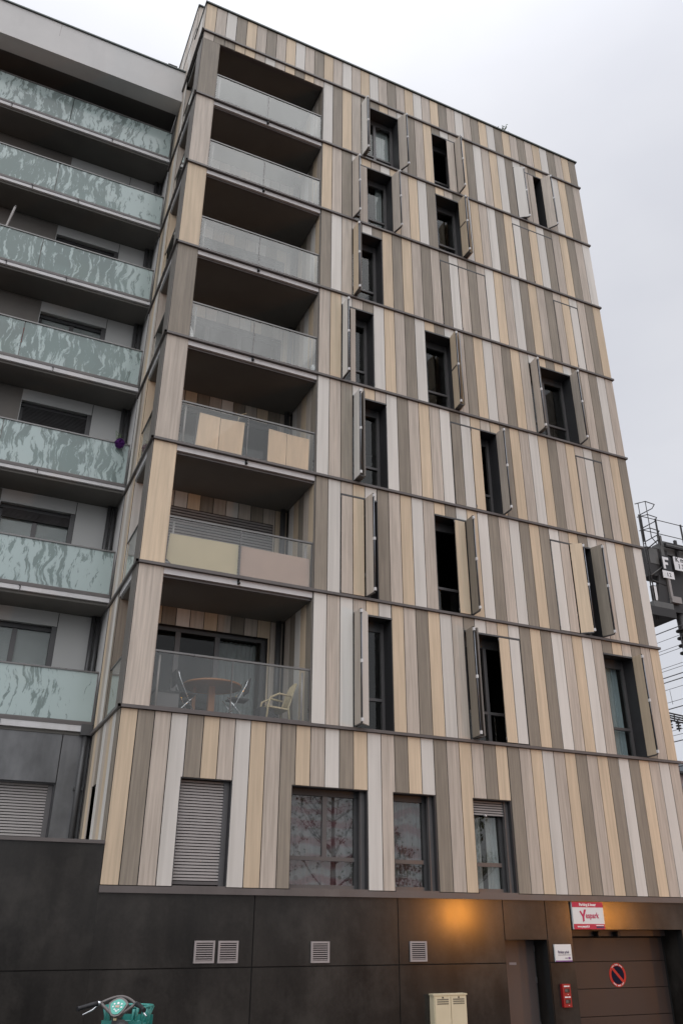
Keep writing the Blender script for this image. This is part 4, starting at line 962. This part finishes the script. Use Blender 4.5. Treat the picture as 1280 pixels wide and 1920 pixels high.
for i in range(40): mb.tube([V(70+i*0.75, YR+1.6, 21.9-i*0.055+(0.6 if i % 2 else 0)), V(70.75+i*0.75, YR+2.4, 21.9-i*0.055+(0 if i % 2 else 0.6))], 0.022, 'steel_dark', 5)
mb.build('lattice', t)
for i in range(4):
    mb = MB(); x = 71.8+i*1.4; mb.tube([V(x, YR+2, 21.8-i*0.1), V(x, YR+2, 20.2)], 0.03, 'steel_dark', 6)
    for j in range(3): mb.disc(V(x, YR+2, 20.5+j*0.35), (0, 0, 1), 0.1, 0.04, 'steel_dark', 10)
    mb.build('insulator', t)
# overhead wires run along the tracks (y direction)
WL = [
 (69.5, 31.6, 1, 'thick feeder wire just under the signal platform'), (70.5, 30.9, 0, 'thin dropper-hung wire under the thick feeder wire'), (69.8, 29.4, 0, 'thin upper wire of the close pair below the dropper wire'), (69.8, 29.0, 0, 'thin lower wire of the close pair below the dropper wire'),
 (70.4, 27.4, 0, 'thin upper wire above the two dark cables'), (70.4, 27.0, 0, 'thin lower wire above the two dark cables'), (70.2, 26.1, 1, 'upper of the two thick dark cables beside the tower'), (70.2, 25.5, 1, 'lower of the two thick dark cables beside the tower'),
 (71.2, 24.9, 0, 'thin messenger wire carrying two droppers'), (71.2, 23.3, 0, 'thin wire sagging under the messenger wire'), (71.6, 22.6, 1, 'dark wire just above the lattice crossbeam'), (71.6, 19.9, 0, 'thin wire just below the lattice crossbeam'), (71.6, 19.3, 0, 'second thin wire below the lattice crossbeam'), (71.4, 18.5, 1, 'lowest dark wire below the lattice crossbeam'), (71.8, 15.6, 1, 'dark tie wire above the distant block')]
for x, z, th, lab in WL:
    mb = MB(); pts = []
    for i in range(25):
        y = -20+i*5.0; pts.append(V(x+2.0, y, z+0.35*math.cos((y-27)/9.0)*0.3+0.2))
    mb.tube(pts, 0.020 if th else 0.010, 'wire_dark', 5)
    if lab.startswith('thin messenger'):
        for y in (21, 24.5, 28): mb.tube([V(x+2.0, y, z+0.2), V(x+2.1, y, z-1.6)], 0.008, 'wire_dark', 4)
    if lab.startswith('thin dropper'):
        for y in (24, 29): mb.tube([V(x+2.0, y, z+0.2), V(x+2.0, y, z-3.4)], 0.009, 'wire_dark', 4); mb.disc(V(x+2.0, y, z-3.5), (0, 0, 1), 0.05, 0.1, 'wire_dark', 8)
    tag(mb.build('overhead_wire'), lab, 'wire', 'overhead railway wires right of the tower')
# distant block
t = thing('distant_block', 'distant grey-pink brick tower block at the right edge of the photo', 'building', V(170, 160, -9.4))
X0, Y0, ZT = 0, 160, 0
k_ = (160+49.28)/(26.92+49.28); bx = -8.71+(71.25+8.71)*k_; bz = -1.88+(15.82+1.88)*k_
mb = MB(); mb.box(bx, bx+40, 160, 190, -9.4, bz, 'brick_far'); mb.box(bx-0.3, bx+40.3, 159.7, 190.3, bz, bz+0.6, 'brick_far'); mb.build('wall', t)
for j in range(7):
    zz = bz-3-j*6.2; mb = MB(); mb.box(bx-1.2, bx+20, 158.2, 160, zz-0.7, zz, 'steel_dark'); mb.box(bx-1.2, bx+20, 158.2, 158.4, zz, zz+2.2, 'glass_far'); mb.build('balcony', t)
    for i in range(4):
        mb = MB(); mb.box(bx+1.5+i*4.5, bx+4.3+i*4.5, 159.7, 159.95, zz-4.4, zz-1.2, 'glass_far'); mb.build('window', t)

# ================================================================== TREES ACROSS THE STREET (seen only as reflections)
def make_tree(x, y, h, dens, seed):
    rn = random.Random(seed); t = thing('street_tree', 'street tree across the road, mirrored in the window panes', 'tree', V(x, y, -7.4), 'trees across the street')
    tr, lf = MB(), MB(); b0 = V(x, y, -7.4); H = h*U
    tr.tube([b0, b0+Vector((0.1, 0, H*0.3)), b0+Vector((0, 0.15, H*0.62)), b0+Vector((0.1, 0.1, H))], [0.2, 0.15, 0.09, 0.02], 'trunk_bark', 8)
    for i in range(26):
        f = rn.uniform(0.22, 0.95); a = rn.uniform(0, 6.28); ln = H*0.42*(1.05-f)*rn.uniform(0.7, 1.2)+0.3; p0 = b0+Vector((0.05, 0.1, H*f)); d = Vector((math.cos(a), math.sin(a), rn.uniform(0.35, 1.0))).normalized()
        p1 = p0+d*ln*0.5; p2 = p0+d*ln+Vector((0, 0, ln*0.15)); tr.tube([p0, p1, p2], [0.06*(1.1-f), 0.035*(1.1-f), 0.008], 'trunk_bark', 5)
        for j in range(7):
            q = p0.lerp(p2, rn.uniform(0.3, 1)); e = q+Vector((rn.gauss(0, 1), rn.gauss(0, 1), rn.uniform(-0.2, 1))).normalized()*ln*0.4; tr.tube([q, e], [0.012, 0.004], 'trunk_bark', 4)
            for m in range(dens):
                c = q.lerp(e, rn.uniform(0.2, 1.1))+Vector((rn.gauss(0, 1), rn.gauss(0, 1), rn.gauss(0, 1)))*0.12
                u_ = Vector((rn.gauss(0, 1), rn.gauss(0, 1), rn.gauss(0, 1))).normalized()*rn.uniform(0.06, 0.12); w_ = u_.cross(Vector((rn.gauss(0, 1), rn.gauss(0, 1), 1))).normalized()*0.05
                lf.quad([c-u_, c-w_, c+u_, c+w_], 'leaf_green')
    tr.build('trunk', t); lf.build('crown', t)
for i, (x, y, h, dn) in enumerate([(8, -84, 27, 14), (24, -80, 30, 12), (38, -86, 24, 14), (50, -79, 36, 3), (62, -85, 23, 14), (76, -82, 26, 14), (92, -80, 24, 14), (108, -84, 22, 14), (126, -82, 25, 14), (146, -86, 24, 14)]):
    make_tree(x, y, h, dn, i+1)

# two lit sodium lamps across the street: their glow is mirrored by the sealed concrete
for i, (x, y, z) in enumerate([(59.7, -60, -0.38), (84.6, -60, -0.48)]):
    t = thing('street_lamp', 'lit orange globe street lamp across the road, mirrored in the dark concrete', 'lamp', V(x, y, -7.38), 'street lamps across the road')
    mb = MB(); mb.tube([V(x, y, -7.38), V(x, y, z-0.85)], [0.06, 0.04], 'steel_dark', 10); mb.disc(V(x, y, -7.38), (0, 0, 1), 0.12, 0.3, 'steel_dark', 14); mb.build('pole', t)
    bm = bmesh.new(); bmesh.ops.create_icosphere(bm, subdivisions=3, radius=0.26); me = bpy.data.meshes.new('globe'); bm.to_mesh(me); bm.free(); me.materials.append(MATS['lamp_glow'])
    o = bpy.data.objects.new('globe', me); COL.objects.link(o); o.parent = t; o.location = V(x, y, z)-V(x, y, -7.38)

# ================================================================== SHARED BICYCLE
bp = V(-2.80, -21.2, -7.40)
bk_ = thing('bicycle', 'turquoise shared bicycle with front basket and grey handlebar console', 'bicycle', bp)
yaw = math.radians(-8); sty = math.radians(-26)
fdir = Vector((math.sin(-yaw), math.cos(yaw), 0)); sdir = Vector((fdir.y, -fdir.x, 0))          # forward, right
def BK(f, s, z): return bp+fdir*f+sdir*s+Vector((0, 0, z))
hd_ = Vector((fdir.x*math.cos(sty)-fdir.y*math.sin(sty), fdir.x*math.sin(sty)+fdir.y*math.cos(sty), 0))
hs_ = Vector((hd_.y, -hd_.x, 0))
H0 = BK(0.0, 0, 0)
def HB(f, s, z): return H0+hd_*f+hs_*s+Vector((0, 0, z))
for nm, c in (('front_wheel', HB(0.42, 0, 0.33)), ('rear_wheel', BK(-0.72, 0, 0.33))):
    ax = hs_ if nm[0] == 'f' else sdir
    mb = MB(); mb.torus(c, ax, 0.31, 0.024, 'rubber', 36); wh = mb.build('wheel', bk_)
    mb = MB(); mb.torus(c, ax, 0.285, 0.012, 'chrome', 36); mb.tube([c-ax*0.05, c+ax*0.05], 0.03, 'steel_grey', 10)
    for i in range(18):
        a = 2*math.pi*i/18; q = ax.orthogonal().normalized(); r = ax.cross(q); mb.tube([c+ax*0.03*(1 if i % 2 else -1), c+(q*math.cos(a)+r*math.sin(a))*0.285], 0.0015, 'chrome', 4)
    mb.build('rim', wh)
    mb = MB(); mb.tube([c+(Vector((0, 0, 1))*math.sin(a)+(hd_ if nm[0] == 'f' else fdir)*math.cos(a))*0.355 for a in [math.radians(q) for q in range(-10, 191, 15)]], 0.03, 'bike_teal', 8); mb.build('mudguard', bk_)
mb = MB()
mb.tube([BK(0.02, 0, 0.80), BK(-0.03, 0, 0.58), BK(-0.25, 0, 0.36), BK(-0.42, 0, 0.30)], 0.038, 'bike_teal', 10); mb.tube([BK(-0.42, 0, 0.28), BK(-0.55, 0, 0.75)], 0.028, 'bike_teal', 10); mb.tube([BK(-0.42, 0, 0.30), BK(-0.72, 0, 0.33)], 0.025, 'bike_teal', 8); mb.tube([BK(-0.52, 0, 0.62), BK(-0.72, 0, 0.33)], 0.018, 'bike_teal', 8)
mb.build('frame', bk_)
mb = MB(); mb.tube([HB(0.0, 0, 0.98), HB(0.08, 0, 0.74)], 0.024, 'bike_grey', 10)
for s in (-0.05, 0.05): mb.tube([HB(0.08, s, 0.74), HB(0.42, s, 0.33)], 0.014, 'bike_grey', 8)
mb.build('fork', bk_)
mb = MB(); mb.tube([BK(-0.55, 0, 0.75), BK(-0.58, 0, 0.88)], 0.014, 'chrome', 8); mb.build('seat_post', bk_)
mb = MB(); mb.tube([BK(-0.72, 0, 0.91), BK(-0.62, 0, 0.93), BK(-0.50, 0, 0.92), BK(-0.42, 0, 0.90)], [0.07, 0.075, 0.04, 0.022], 'rubber', 12); mb.build('saddle', bk_)
# handlebar: an arched bridge over the console, two struts, swept grips
mb = MB()
n = 14; arch = [HB(0.06*math.sin(math.pi*i/n), -0.165+0.33*i/n, 1.075+0.05*math.sin(math.pi*i/n)) for i in range(n+1)]
mb.tube(arch, 0.012, 'bike_grey', 8)
for sg in (-1, 1): mb.tube([HB(0.0, sg*0.165, 1.075), HB(0.0, sg*0.12, 1.04), HB(-0.01, sg*0.06, 1.0), HB(0.0, 0, 0.975)], 0.014, 'bike_grey', 8)
ho = mb.build('handlebar', bk_)
for sg in (-1, 1):
    mb = MB(); mb.tube([HB(0.0, sg*0.165, 1.075), HB(-0.02, sg*0.19, 1.075)], 0.018, 'chrome', 10)
    mb.tube([HB(-0.02, sg*0.185, 1.072), HB(-0.05, sg*0.22, 1.066), HB(-0.13, sg*0.29, 1.045), HB(-0.155, sg*0.31, 1.038)], [0.022, 0.020, 0.018, 0.020], 'rubber', 12); mb.build('grip', ho)
    mb = MB(); mb.tube([HB(0.02, sg*0.2, 1.055), HB(0.0, sg*0.235, 1.02), HB(-0.06, sg*0.30, 0.985)], [0.007, 0.008, 0.006], 'chrome', 6); mb.build('brake_lever', ho)
# console: a shield-shaped plate tilted to the rider
def shield(o, u, v, n, sc, th, m, mb):
    pts = [(-0.55, 0.62), (-0.25, 0.80), (0, 0.85), (0.25, 0.80), (0.55, 0.62), (0.78, 0.38), (0.66, 0.0), (0.50, -0.35), (0.30, -0.58), (0, -0.66), (-0.30, -0.58), (-0.50, -0.35), (-0.66, 0.0), (-0.78, 0.38)]
    A = [o+u*(a*sc)+v*(b*sc) for a, b in pts]; k = len(A); B = [p+n*th for p in A]
    mb.add(A+B, [tuple(range(k))[::-1], tuple(range(k, 2*k))]+[(i, (i+1) % k, k+(i+1) % k, k+i) for i in range(k)], m)
u = hs_; nrm = (-hd_*0.80+Vector((0, 0, 0.60))).normalized(); v_ = nrm.cross(u)*1.0
if v_.z < 0: v_ = -v_
o = HB(-0.01, 0, 1.04); mb = MB(); shield(o-nrm*0.045, u, v_, nrm, 0.118, 0.045, 'bike_grey', mb); co = mb.build('console', bk_)
mb = MB(); shield(o+nrm*0.001, u, v_, nrm, 0.094, 0.004, 'bike_console', mb); face = mb.build('display', co)
mb = MB(); rn = random.Random(3)
for a, b, r in ((0, 0.5, .011), (-0.42, 0.42, .008), (0.42, 0.42, .008), (-0.5, 0.1, .007), (0.5, 0.05, .008), (0.25, -0.25, .006), (-0.25, -0.2, .006), (0, -0.42, .006), (-0.1, -0.3, .005), (0.12, -0.4, .005)): mb.disc(o+u*(a*0.08)+v_*(b*0.08)+nrm*0.005, nrm, r, 0.003, 'ink_white', 12)
mb.obox(o-u*0.02+v_*0.0+nrm*0.0055, u*0.04, v_*0.022, nrm*0.002, 'panel_pink'); mb.build('button', co)
mb = MB(); mb.obox(HB(-0.03, -0.03, 0.88), u*0.06, hd_*0.06, (0, 0, 0.12), 'steel_dark'); mb.obox(HB(-0.035, -0.016, 0.945), u*0.03, hd_*0.004, (0, 0, 0.05), 'rattan'); mb.build('stem', bk_)
# basket: a moulded open basket with big rounded openings
def ring(f0, hw, d0, z, r, m, mb):
    pts = []
    for i in range(33):
        a = 2*math.pi*i/32; c, s = math.cos(a), math.sin(a); e = 0.55
        pts.append(HB(f0+d0*math.copysign(abs(s)**e, s), hw*math.copysign(abs(c)**e, c), z))
    mb.tube(pts, r, m, 8, False)
mb = MB()
ring(0.27, 0.205, 0.15, 1.035, 0.012, 'bike_teal', mb); ring(0.26, 0.18, 0.13, 0.90, 0.014, 'bike_teal_dark', mb); ring(0.25, 0.175, 0.115, 0.78, 0.012, 'bike_teal', mb)
for a in range(0, 360, 30):
    c, s = math.cos(math.radians(a)), math.sin(math.radians(a)); e = 0.55; cc = math.copysign(abs(c)**e, c); ss = math.copysign(abs(s)**e, s)
    mb.tube([HB(0.27+0.15*ss, 0.205*cc, 1.035), HB(0.255+0.135*ss, 0.19*cc, 0.96), HB(0.25+0.115*ss, 0.175*cc, 0.78)], [0.02, 0.012, 0.02], 'bike_teal', 6)
for s in (-1, 1):
    mb.obox(HB(0.12, s*0.02, 0.86), hs_*0.17*s, hd_*0.008, (0, 0, 0.07), 'bike_teal'); mb.obox(HB(0.40, s*0.01, 0.86), hs_*0.18*s, hd_*0.008, (0, 0, 0.10), 'bike_teal')
mb.obox(HB(0.14, -0.17, 0.765), hs_*0.34, hd_*0.23, (0, 0, 0.012), 'bike_teal_dark')
mb.build('basket', bk_)
